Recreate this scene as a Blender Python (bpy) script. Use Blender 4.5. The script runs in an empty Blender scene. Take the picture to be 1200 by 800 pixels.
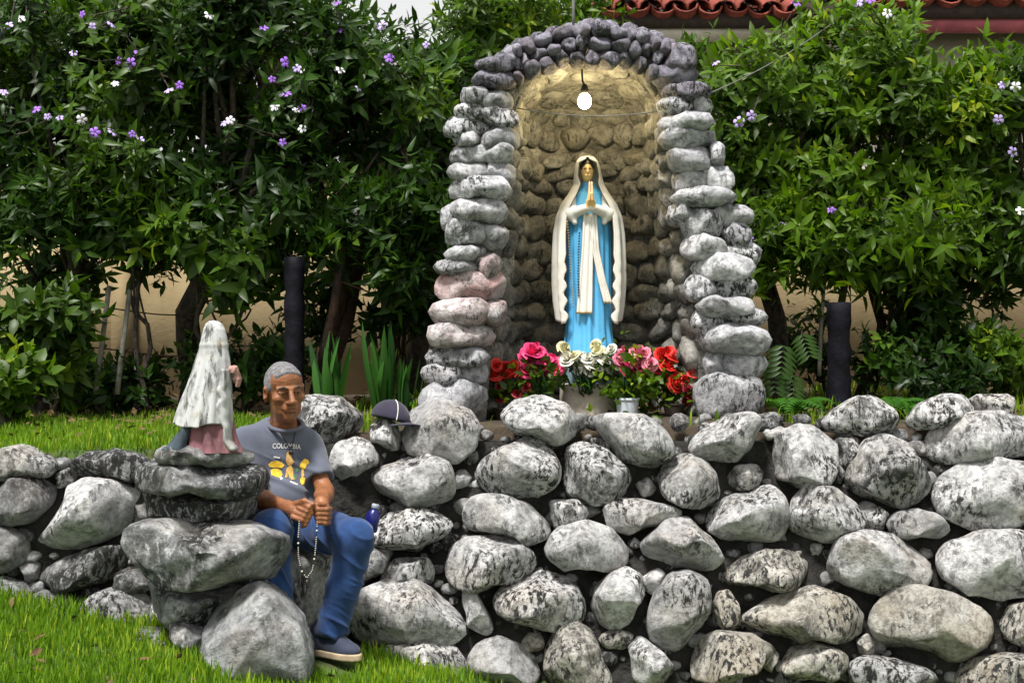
import bpy, math, random
import numpy as np
from mathutils import Vector, Matrix
from mathutils.bvhtree import BVHTree

scene = bpy.context.scene
R = math.radians
# ------------------------------------------------------------ camera, sky, sun, exposure
F = 1200 * 50 / 36.0          # focal length in photograph pixels
CZ = 1.35                     # eye height
cam_d = bpy.data.cameras.new('camera'); cam_d.lens = 50; cam_d.sensor_width = 36
cam_d.clip_end = 500; cam_d.clip_start = 0.05
cam = bpy.data.objects.new('camera', cam_d); scene.collection.objects.link(cam)
cam.location = (0, 0, CZ); cam.rotation_euler = (R(90), 0, 0)
scene.camera = cam

SUN_EL, SUN_AZ = R(64), R(208)      # azimuth clockwise from +Y
world = bpy.data.worlds.new('World'); scene.world = world; world.use_nodes = True
wn = world.node_tree.nodes; wl = world.node_tree.links; wn.clear()
sky = wn.new('ShaderNodeTexSky'); sky.sky_type = 'NISHITA'; sky.sun_disc = False
sky.sun_elevation = SUN_EL; sky.sun_rotation = SUN_AZ; sky.dust_density = 4.0; sky.air_density = 1.0; sky.ozone_density = 1.0
bg = wn.new('ShaderNodeBackground'); bg.inputs['Strength'].default_value = 0.08
wo = wn.new('ShaderNodeOutputWorld')
mixc = wn.new('ShaderNodeMix'); mixc.data_type = 'RGBA'; mixc.inputs[0].default_value = .68      # thin bright overcast over the clear sky
mixc.inputs[7].default_value = (9.6, 9.3, 8.8, 1); wl.new(sky.outputs[0], mixc.inputs[6])
wl.new(mixc.outputs[2], bg.inputs[0]); wl.new(bg.outputs[0], wo.inputs[0])
sun_d = bpy.data.lights.new('sun', 'SUN'); sun_d.energy = 4.3; sun_d.angle = R(9); sun_d.color = (1, .97, .92)
sun = bpy.data.objects.new('sun', sun_d); scene.collection.objects.link(sun)
sdir = Vector((math.sin(SUN_AZ) * math.cos(SUN_EL), math.cos(SUN_AZ) * math.cos(SUN_EL), math.sin(SUN_EL)))
sun.rotation_euler = sdir.to_track_quat('Z', 'Y').to_euler(); sun.location = sdir * 30
vs = scene.view_settings
vs.view_transform = 'Standard'; vs.look = 'None'; vs.exposure = 0.6; vs.gamma = 1
vs.use_curve_mapping = False

# ------------------------------------------------------------ helpers
def P(px, py, D):
    """photograph pixel + distance -> point"""
    return np.array(((px - 600) / F * D, D, CZ - (py - 400) / F * D))

def link(o, parent=None):
    scene.collection.objects.link(o)
    if parent is not None: o.parent = parent
    return o

def empty(name, loc=(0, 0, 0)):
    o = bpy.data.objects.new(name, None); o.location = loc; o.empty_display_size = .05
    return link(o)

def tag(o, label=None, cat=None, group=None, kind=None):
    if label: o['label'] = label
    if cat: o['category'] = cat
    if group: o['group'] = group
    if kind: o['kind'] = kind
    return o

def mesh_np(name, V, faces, smooth=True):
    """faces: (n,3) or (n,4) array, or a list of such arrays"""
    me = bpy.data.meshes.new(name)
    if isinstance(faces, np.ndarray): faces = [faces]
    faces = [np.asarray(f) for f in faces if len(f)]
    V = np.asarray(V, dtype=np.float32)
    me.vertices.add(len(V)); me.vertices.foreach_set('co', V.ravel())
    loops = np.concatenate([f.ravel() for f in faces]).astype(np.int32)
    tot = np.concatenate([np.full(len(f), f.shape[1]) for f in faces]).astype(np.int32)
    start = np.concatenate(([0], np.cumsum(tot)[:-1])).astype(np.int32)
    me.loops.add(len(loops)); me.loops.foreach_set('vertex_index', loops)
    me.polygons.add(len(tot)); me.polygons.foreach_set('loop_start', start); me.polygons.foreach_set('loop_total', tot)
    if smooth: me.polygons.foreach_set('use_smooth', np.ones(len(tot), dtype=bool))
    me.update(calc_edges=True); me.validate()
    return me

def wpos(o):
    p = np.zeros(3)
    while o is not None: p = p + np.array(o.location); o = o.parent
    return p

def obj(name, V, faces, material, parent=None, smooth=True, origin=None):
    """vertices in world coordinates; origin defaults to the mean (top level) or to the parent's"""
    V = np.asarray(V, dtype=float); base = wpos(parent)
    if origin is None: origin = V.mean(0) if parent is None else base
    origin = np.asarray(origin, float)
    me = mesh_np(name, V - origin, faces, smooth)
    if material: me.materials.append(material)
    o = bpy.data.objects.new(name, me); o.location = origin - base
    return link(o, parent)

class MB:
    """mesh collector"""
    def __init__(s): s.v = []; s.f3 = []; s.f4 = []; s.n = 0
    def add(s, V, f):
        V = np.asarray(V, dtype=float)
        for g in (f if isinstance(f, list) else [f]):
            g = np.asarray(g)
            if len(g): (s.f3 if g.shape[1] == 3 else s.f4).append(g + s.n)
        s.v.append(V); s.n += len(V)
    def tube(s, pts, rad, seg=8, cap=True):
        pts = np.asarray(pts, dtype=float); n = len(pts)
        rad = np.broadcast_to(np.asarray(rad, dtype=float), (n,))
        T = np.gradient(pts, axis=0); T /= np.linalg.norm(T, axis=1)[:, None] + 1e-9
        ref = np.array([0., 0, 1]) if abs(T[0][2]) < .9 else np.array([1., 0, 0])
        a = np.arange(seg) * 2 * np.pi / seg
        V = []
        u = np.cross(T[0], ref); u /= np.linalg.norm(u)
        for i in range(n):
            u = u - T[i] * u.dot(T[i]); u /= np.linalg.norm(u) + 1e-9
            w = np.cross(T[i], u)
            V.append(pts[i] + rad[i] * (np.cos(a)[:, None] * u + np.sin(a)[:, None] * w))
        V = np.concatenate(V)
        f = []
        for i in range(n - 1):
            for j in range(seg):
                k = (j + 1) % seg
                f.append((i * seg + j, i * seg + k, (i + 1) * seg + k, (i + 1) * seg + j))
        f = np.array(f); t = []
        if cap:
            V = np.vstack([V, pts[0], pts[-1]]); c = n * seg
            for j in range(seg):
                k = (j + 1) % seg
                t.append((c, k, j)); t.append((c + 1, (n - 1) * seg + j, (n - 1) * seg + k))
        s.add(V, [f, np.array(t).reshape(-1, 3)])
    def box(s, c, d, rot=None):
        c = np.asarray(c, float); d = np.asarray(d, float) / 2
        V = np.array([(x, y, z) for x in (-1, 1) for y in (-1, 1) for z in (-1, 1)], float) * d
        if rot is not None: V = V @ np.asarray(rot).T
        s.add(V + c, np.array([(0, 1, 3, 2), (4, 6, 7, 5), (0, 4, 5, 1), (2, 3, 7, 6), (0, 2, 6, 4), (1, 5, 7, 3)]))
    def build(s, name, material, parent=None, smooth=True, origin=None):
        fs = [np.concatenate(x) for x in (s.f3, s.f4) if x]
        return obj(name, np.concatenate(s.v), fs, material, parent, smooth, origin)

_ico = {}
def ico(n):
    if n not in _ico:
        import bmesh
        bm = bmesh.new(); bmesh.ops.create_icosphere(bm, subdivisions=n, radius=1)
        V = np.array([v.co[:] for v in bm.verts]); f = np.array([[v.index for v in q.verts] for q in bm.faces]); bm.free()
        _ico[n] = (V / np.linalg.norm(V, axis=1)[:, None], f)
    return _ico[n]

def waves(Pn, rng, base, octaves=4, per=5, gain=.5):
    """smooth pseudo-noise from random sine waves"""
    out = np.zeros(len(Pn)); amp = 1.0; fr = base
    for o in range(octaves):
        for _ in range(per):
            k = rng.normal(size=3); k /= np.linalg.norm(k)
            out += amp / per * np.sin(Pn @ k * fr * (0.7 + .6 * rng.random()) + rng.random() * 6.28)
        amp *= gain; fr *= 2.0
    return out

# ------------------------------------------------------------ SDF modelling (smooth unions on a grid, surface nets)
class SDF:
    def __init__(s, lo, hi, h):
        s.lo = np.asarray(lo, float); s.h = h
        s.n = np.ceil((np.asarray(hi, float) - s.lo) / h).astype(int) + 1
        s.v = np.full(s.n, 1.0, dtype=np.float32)
    def _reg(s, lo, hi, m):
        a = np.maximum(np.floor((np.asarray(lo) - m - s.lo) / s.h).astype(int), 0)
        b = np.minimum(np.ceil((np.asarray(hi) + m - s.lo) / s.h).astype(int) + 1, s.n)
        if (b <= a).any(): return None
        g = [s.lo[i] + s.h * np.arange(a[i], b[i]) for i in range(3)]
        X, Y, Z = np.meshgrid(*g, indexing='ij')
        return (slice(a[0], b[0]), slice(a[1], b[1]), slice(a[2], b[2])), np.stack([X, Y, Z], -1).astype(np.float32)
    def _op(s, sl, d, k, op):
        a = s.v[sl]; k = max(k, 1e-5)
        if op == 'u':
            h = np.maximum(k - np.abs(a - d), 0) / k; s.v[sl] = np.minimum(a, d) - h * h * k / 4
        elif op == 's':
            d = -d; h = np.maximum(k - np.abs(a - d), 0) / k; s.v[sl] = np.maximum(a, d) + h * h * k / 4
    def cone(s, a, b, r1, r2, k=.02, op='u', flat=None):
        a = np.asarray(a, float); b = np.asarray(b, float); rm = max(r1, r2) + k + .01
        q = s._reg(np.minimum(a, b), np.maximum(a, b), rm)
        if q is None: return
        sl, p = q; ab = b - a; t = np.clip(((p - a) @ ab) / (ab @ ab + 1e-12), 0, 1)
        d = np.linalg.norm(p - a - t[..., None] * ab, axis=-1) - (r1 + (r2 - r1) * t)
        s._op(sl, d, k, op)
    def chain(s, pts, rads, k=.02, op='u'):
        for i in range(len(pts) - 1): s.cone(pts[i], pts[i + 1], rads[i], rads[i + 1], k, op)
    def ell(s, c, r, rot=None, k=.02, op='u'):
        c = np.asarray(c, float); r = np.asarray(r, float); m = r.max() + k + .01
        q = s._reg(c, c, m)
        if q is None: return
        sl, p = q; p = p - c
        if rot is not None: p = p @ np.asarray(rot)          # columns of rot = local axes
        k0 = np.linalg.norm(p / r, axis=-1); k1 = np.linalg.norm(p / (r * r), axis=-1) + 1e-9
        s._op(sl, k0 * (k0 - 1) / k1, k, op)
    def box(s, c, hs, rad, rot=None, k=.02, op='u'):
        c = np.asarray(c, float); hs = np.asarray(hs, float); q = s._reg(c, c, np.linalg.norm(hs) + k + .01)
        if q is None: return
        sl, p = q; p = p - c
        if rot is not None: p = p @ np.asarray(rot)
        e = np.abs(p) - (hs - rad)
        d = np.linalg.norm(np.maximum(e, 0), axis=-1) + np.minimum(e.max(-1), 0) - rad
        s._op(sl, d, k, op)
    def half(s, n, c, k=.01):
        """keep the side where (p-c).n < 0"""
        g = [s.lo[i] + s.h * np.arange(s.n[i]) for i in range(3)]
        X, Y, Z = np.meshgrid(*g, indexing='ij'); n = np.asarray(n, float); n = n / np.linalg.norm(n)
        d = ((X - c[0]) * n[0] + (Y - c[1]) * n[1] + (Z - c[2]) * n[2]).astype(np.float32)
        a = s.v; h = np.maximum(k - np.abs(a - d), 0) / k
        s.v = np.maximum(a, d) + h * h * k / 4
    def mesh(s):
        v = s.v.copy(); v[0] = v[-1] = 1; v[:, 0] = v[:, -1] = 1; v[:, :, 0] = v[:, :, -1] = 1
        sg = v < 0
        c = [(i, j, k) for i in (0, 1) for j in (0, 1) for k in (0, 1)]
        sh = tuple(x - 1 for x in v.shape)
        def cut(A, o): return A[o[0]:o[0] + sh[0], o[1]:o[1] + sh[1], o[2]:o[2] + sh[2]]
        cnt = sum(cut(sg, o).astype(np.int8) for o in c)
        act = np.argwhere((cnt > 0) & (cnt < 8))
        idx = np.full(sh, -1, dtype=np.int64); idx[act[:, 0], act[:, 1], act[:, 2]] = np.arange(len(act))
        S = np.zeros((len(act), 3)); N = np.zeros(len(act))
        for o in c:
            for ax in range(3):
                if o[ax]: continue
                o2 = list(o); o2[ax] = 1
                A = v[act[:, 0] + o[0], act[:, 1] + o[1], act[:, 2] + o[2]]; B = v[act[:, 0] + o2[0], act[:, 1] + o2[1], act[:, 2] + o2[2]]
                m = (A < 0) != (B < 0); t = np.where(m, A / np.where(A == B, 1, A - B), 0)
                pos = np.repeat(np.array([o], float), len(act), 0); pos[:, ax] += t
                S += pos * m[:, None]; N += m
        V = (act + S / N[:, None]) * s.h + s.lo
        Fs = []
        for ax in range(3):
            u, w = (ax + 1) % 3, (ax + 2) % 3
            A = [slice(None)] * 3; B = [slice(None)] * 3; A[ax] = slice(0, -1); B[ax] = slice(1, None)
            d = np.argwhere(sg[tuple(A)] != sg[tuple(B)])
            ok = (d[:, u] > 0) & (d[:, w] > 0) & (d[:, u] < sh[u]) & (d[:, w] < sh[w]); d = d[ok]
            q = []
            for du, dw in ((1, 1), (0, 1), (0, 0), (1, 0)):
                e = d.copy(); e[:, u] -= du; e[:, w] -= dw; q.append(idx[e[:, 0], e[:, 1], e[:, 2]])
            q = np.stack(q, 1); ins = sg[d[:, 0], d[:, 1], d[:, 2]]
            q[~ins] = q[~ins][:, ::-1]; Fs.append(q)
        return V, np.concatenate(Fs)

def rotm(rx=0, ry=0, rz=0):
    return np.array(Matrix.Rotation(R(rz), 3, 'Z') @ Matrix.Rotation(R(ry), 3, 'Y') @ Matrix.Rotation(R(rx), 3, 'X'))

# ------------------------------------------------------------ materials
class NT:
    def __init__(s, name):
        s.m = bpy.data.materials.new(name); s.m.use_nodes = True; s.n = s.m.node_tree.nodes; s.l = s.m.node_tree.links
        s.b = s.n['Principled BSDF']; s.out = s.n['Material Output']
    def set(s, sock, val):
        if hasattr(val, 'is_linked') or isinstance(val, bpy.types.NodeSocket): s.l.new(val, sock)
        else:
            if isinstance(val, (tuple, list)) and len(val) == 3 and sock.type == 'RGBA': val = (*val, 1)
            sock.default_value = val
    def node(s, t, **kw):
        n = s.n.new(t)
        for k, v in kw.items():
            if k.startswith('_'): setattr(n, k[1:], v)
            else: s.set(n.inputs[int(k[1:]) if k[0] == 'i' and k[1:].isdigit() else k], v)
        return n
    def coord(s, rnd=True, scale=(1, 1, 1)):
        tc = s.node('ShaderNodeTexCoord').outputs['Object']
        mp = s.node('ShaderNodeMapping', Vector=tc); mp.inputs['Scale'].default_value = scale
        o = mp.outputs[0]
        if rnd:
            oi = s.node('ShaderNodeObjectInfo').outputs['Random']
            sc = s.node('ShaderNodeMath', _operation='MULTIPLY', i0=oi, i1=37.0).outputs[0]
            o = s.node('ShaderNodeVectorMath', _operation='ADD', i0=o, i1=sc).outputs[0]
        return o
    def noise(s, vec, scale, detail=5, rough=.6, dist=0):
        return s.node('ShaderNodeTexNoise', Vector=vec, Scale=scale, Detail=float(detail), Roughness=rough, Distortion=float(dist)).outputs[0]
    def ramp(s, fac, stops, interp='LINEAR'):
        r = s.node('ShaderNodeValToRGB', Fac=fac); cr = r.color_ramp; cr.interpolation = interp
        while len(cr.elements) < len(stops): cr.elements.new(.5)
        for e, (p, c) in zip(cr.elements, stops):
            e.position = p; e.color = (*c, 1) if isinstance(c, (tuple, list)) else (c, c, c, 1)
        return r.outputs[0]
    def mix(s, fac, a, b, mode='MIX'):
        m = s.n.new('ShaderNodeMix'); m.data_type = 'RGBA'; m.blend_type = mode
        s.set(m.inputs[0], fac); s.set(m.inputs[6], a); s.set(m.inputs[7], b)
        return m.outputs[2]
    def math(s, op, a, b=0.0): return s.node('ShaderNodeMath', _operation=op, i0=a, i1=b).outputs[0]
    def bump(s, h, strength=.5, dist=.01, prev=None):
        n = s.node('ShaderNodeBump', Height=h, Strength=strength, Distance=dist)
        if prev is not None: s.l.new(prev, n.inputs['Normal'])
        s.l.new(n.outputs[0], s.b.inputs['Normal']); return n.outputs[0]
    def fin(s, color=None, rough=None, **kw):
        if color is not None: s.set(s.b.inputs['Base Color'], color)
        if rough is not None: s.set(s.b.inputs['Roughness'], rough)
        for k, v in kw.items(): s.set(s.b.inputs[k.replace('_', ' ')], v)
        return s.m

def simple(name, col, rough=.7, var=.25, scale=12, bump=.0, bscale=60, bdist=.004, rnd=True, dark=None, **kw):
    t = NT(name); v = t.coord(rnd); n = t.noise(v, scale, 5)
    c2 = dark if dark else tuple(max(0, x * (1 - var)) for x in col); c1 = tuple(min(1, x * (1 + var * .5)) for x in col)
    c = t.ramp(n, [(.35, c2), (.65, c1)])
    if bump: t.bump(t.noise(v, bscale, 4), bump, bdist)
    return t.fin(c, rough, **kw)

def stone_mat(name, light, mid, dark=.03, ochre=(.42, .31, .16), spots=.5, ochre_amt=.45, blot=.52, streak=(1, 1, .45), extra=None, pit=.8):
    t = NT(name); v = t.coord(True)
    blotch = t.noise(v, 4.5, 9, .68, .6)
    c = t.ramp(blotch, [(blot - .16, mid), (blot + .03, tuple((a + b) / 2 for a, b in zip(light, mid))), (blot + .16, light)])
    fine = t.noise(v, 26, 6, .7)
    c = t.mix(t.ramp(fine, [(.34, .8), (.56, 0)]), c, tuple(x * .42 for x in mid))
    och = t.noise(v, 2.3, 4, .55, .8)
    c = t.mix(t.math('MULTIPLY', t.ramp(och, [(.50, 0), (.70, 1)]), ochre_amt), c, ochre)
    vs_ = t.coord(True, streak)
    sp = t.noise(vs_, 46, 7, .72, .35)
    rnd_ = t.math('MULTIPLY', t.math('SUBTRACT', t.math('FRACT', t.math('MULTIPLY', t.node('ShaderNodeObjectInfo').outputs['Random'], 17.3)), .56), .22)
    big = t.ramp(t.math('ADD', t.noise(v, 4.2, 5, .6), rnd_), [(.40, .0), (.56, 1)])
    spm = t.math('MULTIPLY', t.ramp(sp, [(spots - .01, 0), (spots + .06, 1)]), t.math('ADD', t.math('MULTIPLY', big, .88), .12))
    c = t.mix(spm, c, (dark, dark, dark * 1.02))
    lich = t.math('ADD', t.noise(v, 7.5, 9, .78, .5), t.math('MULTIPLY', rnd_, .3))
    c = t.mix(t.ramp(lich, [(.525, 0), (.64, .9)]), c, (dark * 2.2, dark * 2.2, dark * 2.1))
    br = t.node('ShaderNodeObjectInfo').outputs['Random']
    br = t.node('ShaderNodeMapRange', Value=br, i3=.72, i4=1.12).outputs[0]
    c = t.mix(1.0, c, br, 'MULTIPLY')
    if extra: c = extra(t, v, c)
    n1 = t.bump(t.noise(v, 9, 10, .74), .95, .045)
    vor = t.node('ShaderNodeTexVoronoi', Vector=v, Scale=30.0).outputs['Distance']
    n2 = t.bump(t.ramp(vor, [(.05, 0), (.45, 1)]), .35, .006, n1)
    t.bump(t.math('SUBTRACT', 1.0, spm), .5 * pit, .006, n2)
    return t.fin(c, .88)
# ------------------------------------------------------------ ground, wall core, building
rng = np.random.default_rng(7)
GX = [-40, -4, -2, -1.48, -1, -.65, -.3, .3, 2, 4, 40]; GZ = [.9, .62, .33, .22, .10, .05, -.03, -.12, -.25, -.3, -.4]
def ground_z(x, y):
    x = np.asarray(x, float); y = np.asarray(y, float)
    z = np.interp(x, GX, GZ)
    fall = np.clip((5.2 - y) / 5.2, 0, 1)
    return z * (1 - .55 * fall) - .05 * fall + .012 * np.sin(x * 7 + y * 3) + .01 * np.sin(x * 13 - y * 9)
def terrace_z(x, y):
    return .90 + .03 * np.clip(np.asarray(x) + 1.5, 0, 2) + .015 * (np.asarray(y) - 6) + .012 * np.sin(np.asarray(x) * 6 + np.asarray(y) * 4)
def wall_y(x, z):
    """front face of the wall's core"""
    x = np.asarray(x, float); z = np.asarray(z, float)
    y0 = np.interp(x, [-4, -1.25, -1.0, -.62, -.5, 4], [5.78, 5.72, 6.16, 6.16, 6.06, 6.06])
    b = np.interp(x, [-4, -1.25, -1.0, -.62, -.5, 4], [.22, .22, .12, .12, .34, .34])
    return y0 + b * z

M_soil = simple('dark_soil', (.055, .042, .028), .95, .6, 9, .6, 40, .02, rnd=False)
def _ground():
    t = NT('grassy_earth'); v = t.coord(False)
    n = t.noise(v, 3.0, 8, .7)
    c = t.ramp(n, [(.35, (.035, .06, .012)), (.5, (.06, .11, .016)), (.68, (.08, .085, .03))])
    c2 = t.ramp(n, [(.3, (.022, .017, .011)), (.55, (.055, .040, .024)), (.75, (.10, .065, .032))])
    c = t.mix(t.node('ShaderNodeAttribute', _attribute_name='lawn').outputs['Fac'], c2, c)
    t.bump(t.noise(v, 30, 5), .7, .03)
    return t.fin(c, .95)
M_ground = _ground()
xs = np.unique(np.concatenate([np.linspace(-40, -5, 15), np.linspace(-5, 5, 101), np.linspace(5, 40, 15)]))
ysl = np.concatenate([np.linspace(-30, 3, 12), np.linspace(3.2, 6.2, 31)])
ysu = np.concatenate([np.linspace(0, 4, 41), np.linspace(5, 60, 12)])
V = []; nx = len(xs)
for y in ysl:
    V.append(np.stack([xs, np.minimum(y, wall_y(xs, 0) + .08) if y > 5 else np.full(nx, y), ground_z(xs, np.full(nx, y))], 1))
V.append(np.stack([xs, wall_y(xs, 0) + .22, np.full(nx, -.7)], 1))
yt = wall_y(xs, .9) + .13
V.append(np.stack([xs, yt, terrace_z(xs, yt) - .25], 1))
for dy in ysu:
    V.append(np.stack([xs, yt + dy, terrace_z(xs, yt + dy)], 1))
ny = len(V); V = np.concatenate(V)
i, j = np.meshgrid(np.arange(ny - 1), np.arange(nx - 1), indexing='ij'); a = (i * nx + j).ravel()
ground = obj('ground', V, np.stack([a, a + 1, a + nx + 1, a + nx], 1), M_ground); tag(ground, kind='structure')
lawn = np.clip(np.where(V[:, 1] > wall_y(V[:, 0], .9) - .02, (np.clip((-.95 - V[:, 0]) / .3, 0, 1) * np.clip((8.2 - V[:, 1]) / .5, 0, 1)), 1.0), 0, 1)
at = ground.data.attributes.new('lawn', 'FLOAT', 'POINT'); at.data.foreach_set('value', lawn.astype(np.float32))

# ---- cream boundary wall and the house behind it
def _plaster(name, col, stain):
    t = NT(name); v = t.coord(False)
    n = t.noise(v, 1.6, 8, .65); c = t.ramp(n, [(.3, stain), (.55, col), (.8, tuple(x * 1.08 for x in col))])
    s_ = t.noise(t.coord(False, (3, 3, .35)), 4, 5, .6); c = t.mix(t.ramp(s_, [(.55, 0), (.75, .35)]), c, stain)
    t.bump(t.noise(v, 45, 4), .25, .01); return t.fin(c, .92)
M_cream = _plaster('cream_plaster', (.40, .31, .17), (.27, .195, .10))
M_white_plaster = _plaster('white_plaster', (.68, .64, .56), (.45, .41, .34))
M_cap = simple('concrete_coping', (.38, .34, .28), .9, .4, 8, .4, 30, .01, rnd=False)
bw = empty('boundary_wall', (0, 9.9, .9)); tag(bw, 'low cream plastered boundary wall behind the shrubs', 'wall', kind='thing')
m = MB(); m.box((0, 10.0, 1.68), (14, .18, 1.64)); m.build('wall_panel', M_cream, bw, False)
m = MB(); m.box((0, 10.0, 2.525), (14.1, .26, .07)); m.build('coping', M_cap, bw, False)
for k in range(8):
    m = MB(); m.box((-6.3 + k * 1.8, 9.895, 1.66), (.16, .07, 1.62)); m.build('pier', M_cream, bw, False)

M_tile = simple('red_clay_tile', (.26, .055, .035), .85, .5, 14, .4, 50, .006)
M_timber = simple('dark_eave_timber', (.05, .035, .028), .8, .4, 20, .3, 60, .004, rnd=False)
house = empty('house', (3.2, 12.5, .9)); tag(house, 'house behind the boundary wall with red clay tiled roof', 'house', kind='thing')
def roof_section(x0, x1, y0, z0, rise, run, fascia):
    m = MB(); m.box(((x0 + x1) / 2, y0 + .45 + 1.6, (z0 - .1) / 2 + .45), (x1 - x0 - .3, 3.2, z0 - 1.0)); m.build('wall', M_white_plaster, house, False)
    m = MB()
    Vb = np.array([(x, y0 + d * run, z0 + d * rise + e) for d in (0, 1) for x in (x0, x1) for e in (-.16, -.04)], float)
    m.add(Vb, np.array([(0, 2, 3, 1), (4, 5, 7, 6), (0, 1, 5, 4), (2, 6, 7, 3), (1, 3, 7, 5), (0, 4, 6, 2)]))
    rf = m.build('roof', M_timber, house, False)
    m = MB(); m.box(((x0 + x1) / 2, y0 + .06, z0 - .17), (x1 - x0, .08, .16)); m.build('fascia', fascia, house, False)
    seg = 7; ln = .42; w = .105
    # one barrel tile, shared by all
    ang = np.linspace(0, np.pi, seg)
    Vt = []
    for d, sc in ((0, 1.0), (1, .84)):
        for rr in (1.0, .84):
            Vt.append(np.stack([np.cos(ang) * w * sc * rr, np.full(seg, d * ln), np.sin(ang) * w * .8 * sc * rr], 1))
    Vt = np.concatenate(Vt); fq = []
    for q in range(seg - 1):
        fq += [(q, q + 1, 2 * seg + q + 1, 2 * seg + q), (seg + q, 3 * seg + q, 3 * seg + q + 1, seg + q + 1), (q, seg + q, seg + q + 1, q + 1)]
    me = mesh_np('roof_tile', Vt, np.array(fq)); me.materials.append(M_tile)
    sl = math.atan2(rise, run); rl = math.hypot(rise, run); rr = random.Random(int(x0 * 10))
    n = int((x1 - x0) / .2)
    for c in range(n):
        for r_ in range(4):
            for up in (1, 0):
                if up == 0 and r_ > 1: continue
                o = bpy.data.objects.new('roof_tile', me); link(o, rf)
                d = r_ * .34 - .06
                o.location = np.array((x0 + .1 + c * .2 + (0 if up else .1) + rr.uniform(-.012, .012), y0 + d * math.cos(sl) + rr.uniform(-.03, .03), z0 + d * math.sin(sl) + (.0 if up else .045) + rr.uniform(-.01, .01))) - wpos(rf)
                o.rotation_euler = (sl + rr.uniform(-.03, .03), 0 if up else math.pi, rr.uniform(-.05, .05))
M_pinkpaint = simple('pink_fascia_paint', (.42, .10, .13), .7, .3, 6, rnd=False)
roof_section(.62, 2.6, 11.6, 4.06, .5, 1.4, M_white_plaster)
roof_section(2.35, 6.5, 10.9, 3.98, .5, 1.6, M_pinkpaint)
# ------------------------------------------------------------ stones
def boulder_from_poly(poly, D, depth, seed, res=4, facets=5, rough=1.0, sig=3.0, p=2.9, fdep=(.66, .90), fs=.014):
    """poly: photograph-pixel outline; D distance of the stone's middle; returns verts, faces, centre"""
    rg = np.random.default_rng(seed)
    pts = np.array([P(x, y, D) for x, y in poly]); c = np.array([(pts[:, 0].min() + pts[:, 0].max()) / 2, D, (pts[:, 2].min() + pts[:, 2].max()) / 2])
    q = pts[:, [0, 2]] - c[[0, 2]]
    N = 180; th = np.arange(N) * 2 * np.pi / N; Rr = np.zeros(N)
    dx, dz = np.cos(th), np.sin(th)
    for i in range(len(q)):
        a = q[i]; b = q[(i + 1) % len(q)]; e = b - a
        den = dx * e[1] - dz * e[0]; den = np.where(np.abs(den) < 1e-12, 1e-12, den)
        t = (a[0] * e[1] - a[1] * e[0]) / den; s = (a[0] * dz - a[1] * dx) / den
        ok = (t > 0) & (s >= -1e-6) & (s <= 1 + 1e-6); Rr = np.where(ok, np.maximum(Rr, t), Rr)
    k = np.exp(-.5 * (np.arange(-12, 13) / sig) ** 2); k /= k.sum()
    Rr = np.convolve(np.concatenate([Rr[-12:], Rr, Rr[:12]]), k, 'valid') * 1.115
    d, f = ico(res)
    th_v = np.mod(np.arctan2(d[:, 2], d[:, 0]), 2 * np.pi)
    Rv = np.interp(th_v, np.append(th, 2 * np.pi), np.append(Rr, Rr[0]))
    cc = np.sqrt(d[:, 0] ** 2 + d[:, 2] ** 2)
    nrm = (cc ** p + np.abs(d[:, 1]) ** p) ** (1 / p)
    U = d / nrm[:, None]
    for _ in range(facets):
        n = rg.normal(size=3); n[1] = -abs(n[1]) - .35; n /= np.linalg.norm(n); h = rg.uniform(*fdep)
        e = U @ n - h; U = U - n * (np.where(e > 0, e - fs * (1 - np.exp(-e / fs)), 0) * .95)[:, None]
    mean = Rr.mean()
    W = np.stack([U[:, 0] * Rv, U[:, 1] * depth, U[:, 2] * Rv], 1)
    L = min(mean, depth * 1.4)
    w1 = waves(W / L, rg, 2.6, 2, 5, .5); w2 = waves(W / L, rg, 9, 3, 6, .55)
    rid = -np.abs(waves(W / L, rg, 5, 2, 4, .5))
    disp = L * rough * (.05 * w1 + .022 * w2 + .03 * rid)
    nn = d / np.linalg.norm(d, axis=1)[:, None]
    W = W + nn * disp[:, None]
    return W + c, f, c

def boulder_box(px0, py0, px1, py1, D, depth, seed, res=3, **kw):
    rg = np.random.default_rng(seed + 999)
    n = 9; a = np.arange(n) * 2 * np.pi / n + rg.uniform(0, 1)
    cx, cy, w, h = (px0 + px1) / 2, (py0 + py1) / 2, (px1 - px0) / 2, (py1 - py0) / 2
    p = 2.8; c, s = np.cos(a), np.sin(a); r = (np.abs(c) ** p + np.abs(s) ** p) ** (-1 / p) * rg.uniform(.9, 1.08, n)
    return boulder_from_poly([(cx + w * c[i] * r[i], cy + h * s[i] * r[i]) for i in range(n)], D, depth, seed, res, **kw)

M_stone = stone_mat('weathered_limestone', (.84, .84, .84), (.46, .46, .47), .016, spots=.495, blot=.48, ochre_amt=.28)
M_stone_dark = stone_mat('mossy_dark_limestone', (.62, .63, .63), (.24, .24, .25), .018, spots=.45, ochre_amt=.2)
M_stone_warm = stone_mat('warm_stained_limestone', (.79, .77, .71), (.42, .39, .34), .02, spots=.50, ochre_amt=.5, blot=.47)
M_core = simple('shade_darkened_mortar', (.020, .019, .017), .95, .7, 14, .8, 30, .03, rnd=False)  # dark mossy mortar, coloured darker still to paint deep shade between the stones

def Z8(*p): return [(180 + x / 4, 370 + y / 4) for x, y in p]
def R3(*p): return [(400 + x / 2.287, 450 + y / 2.287) for x, y in p]
def R4(*p): return [(650 + x / 2.287, 450 + y / 2.287) for x, y in p]
def R5(*p): return [(900 + x / 2.287, 450 + y / 2.287) for x, y in p]
def R1(*p): return [(x / 2.5, 480 + y / 2.5) for x, y in p]

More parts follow.
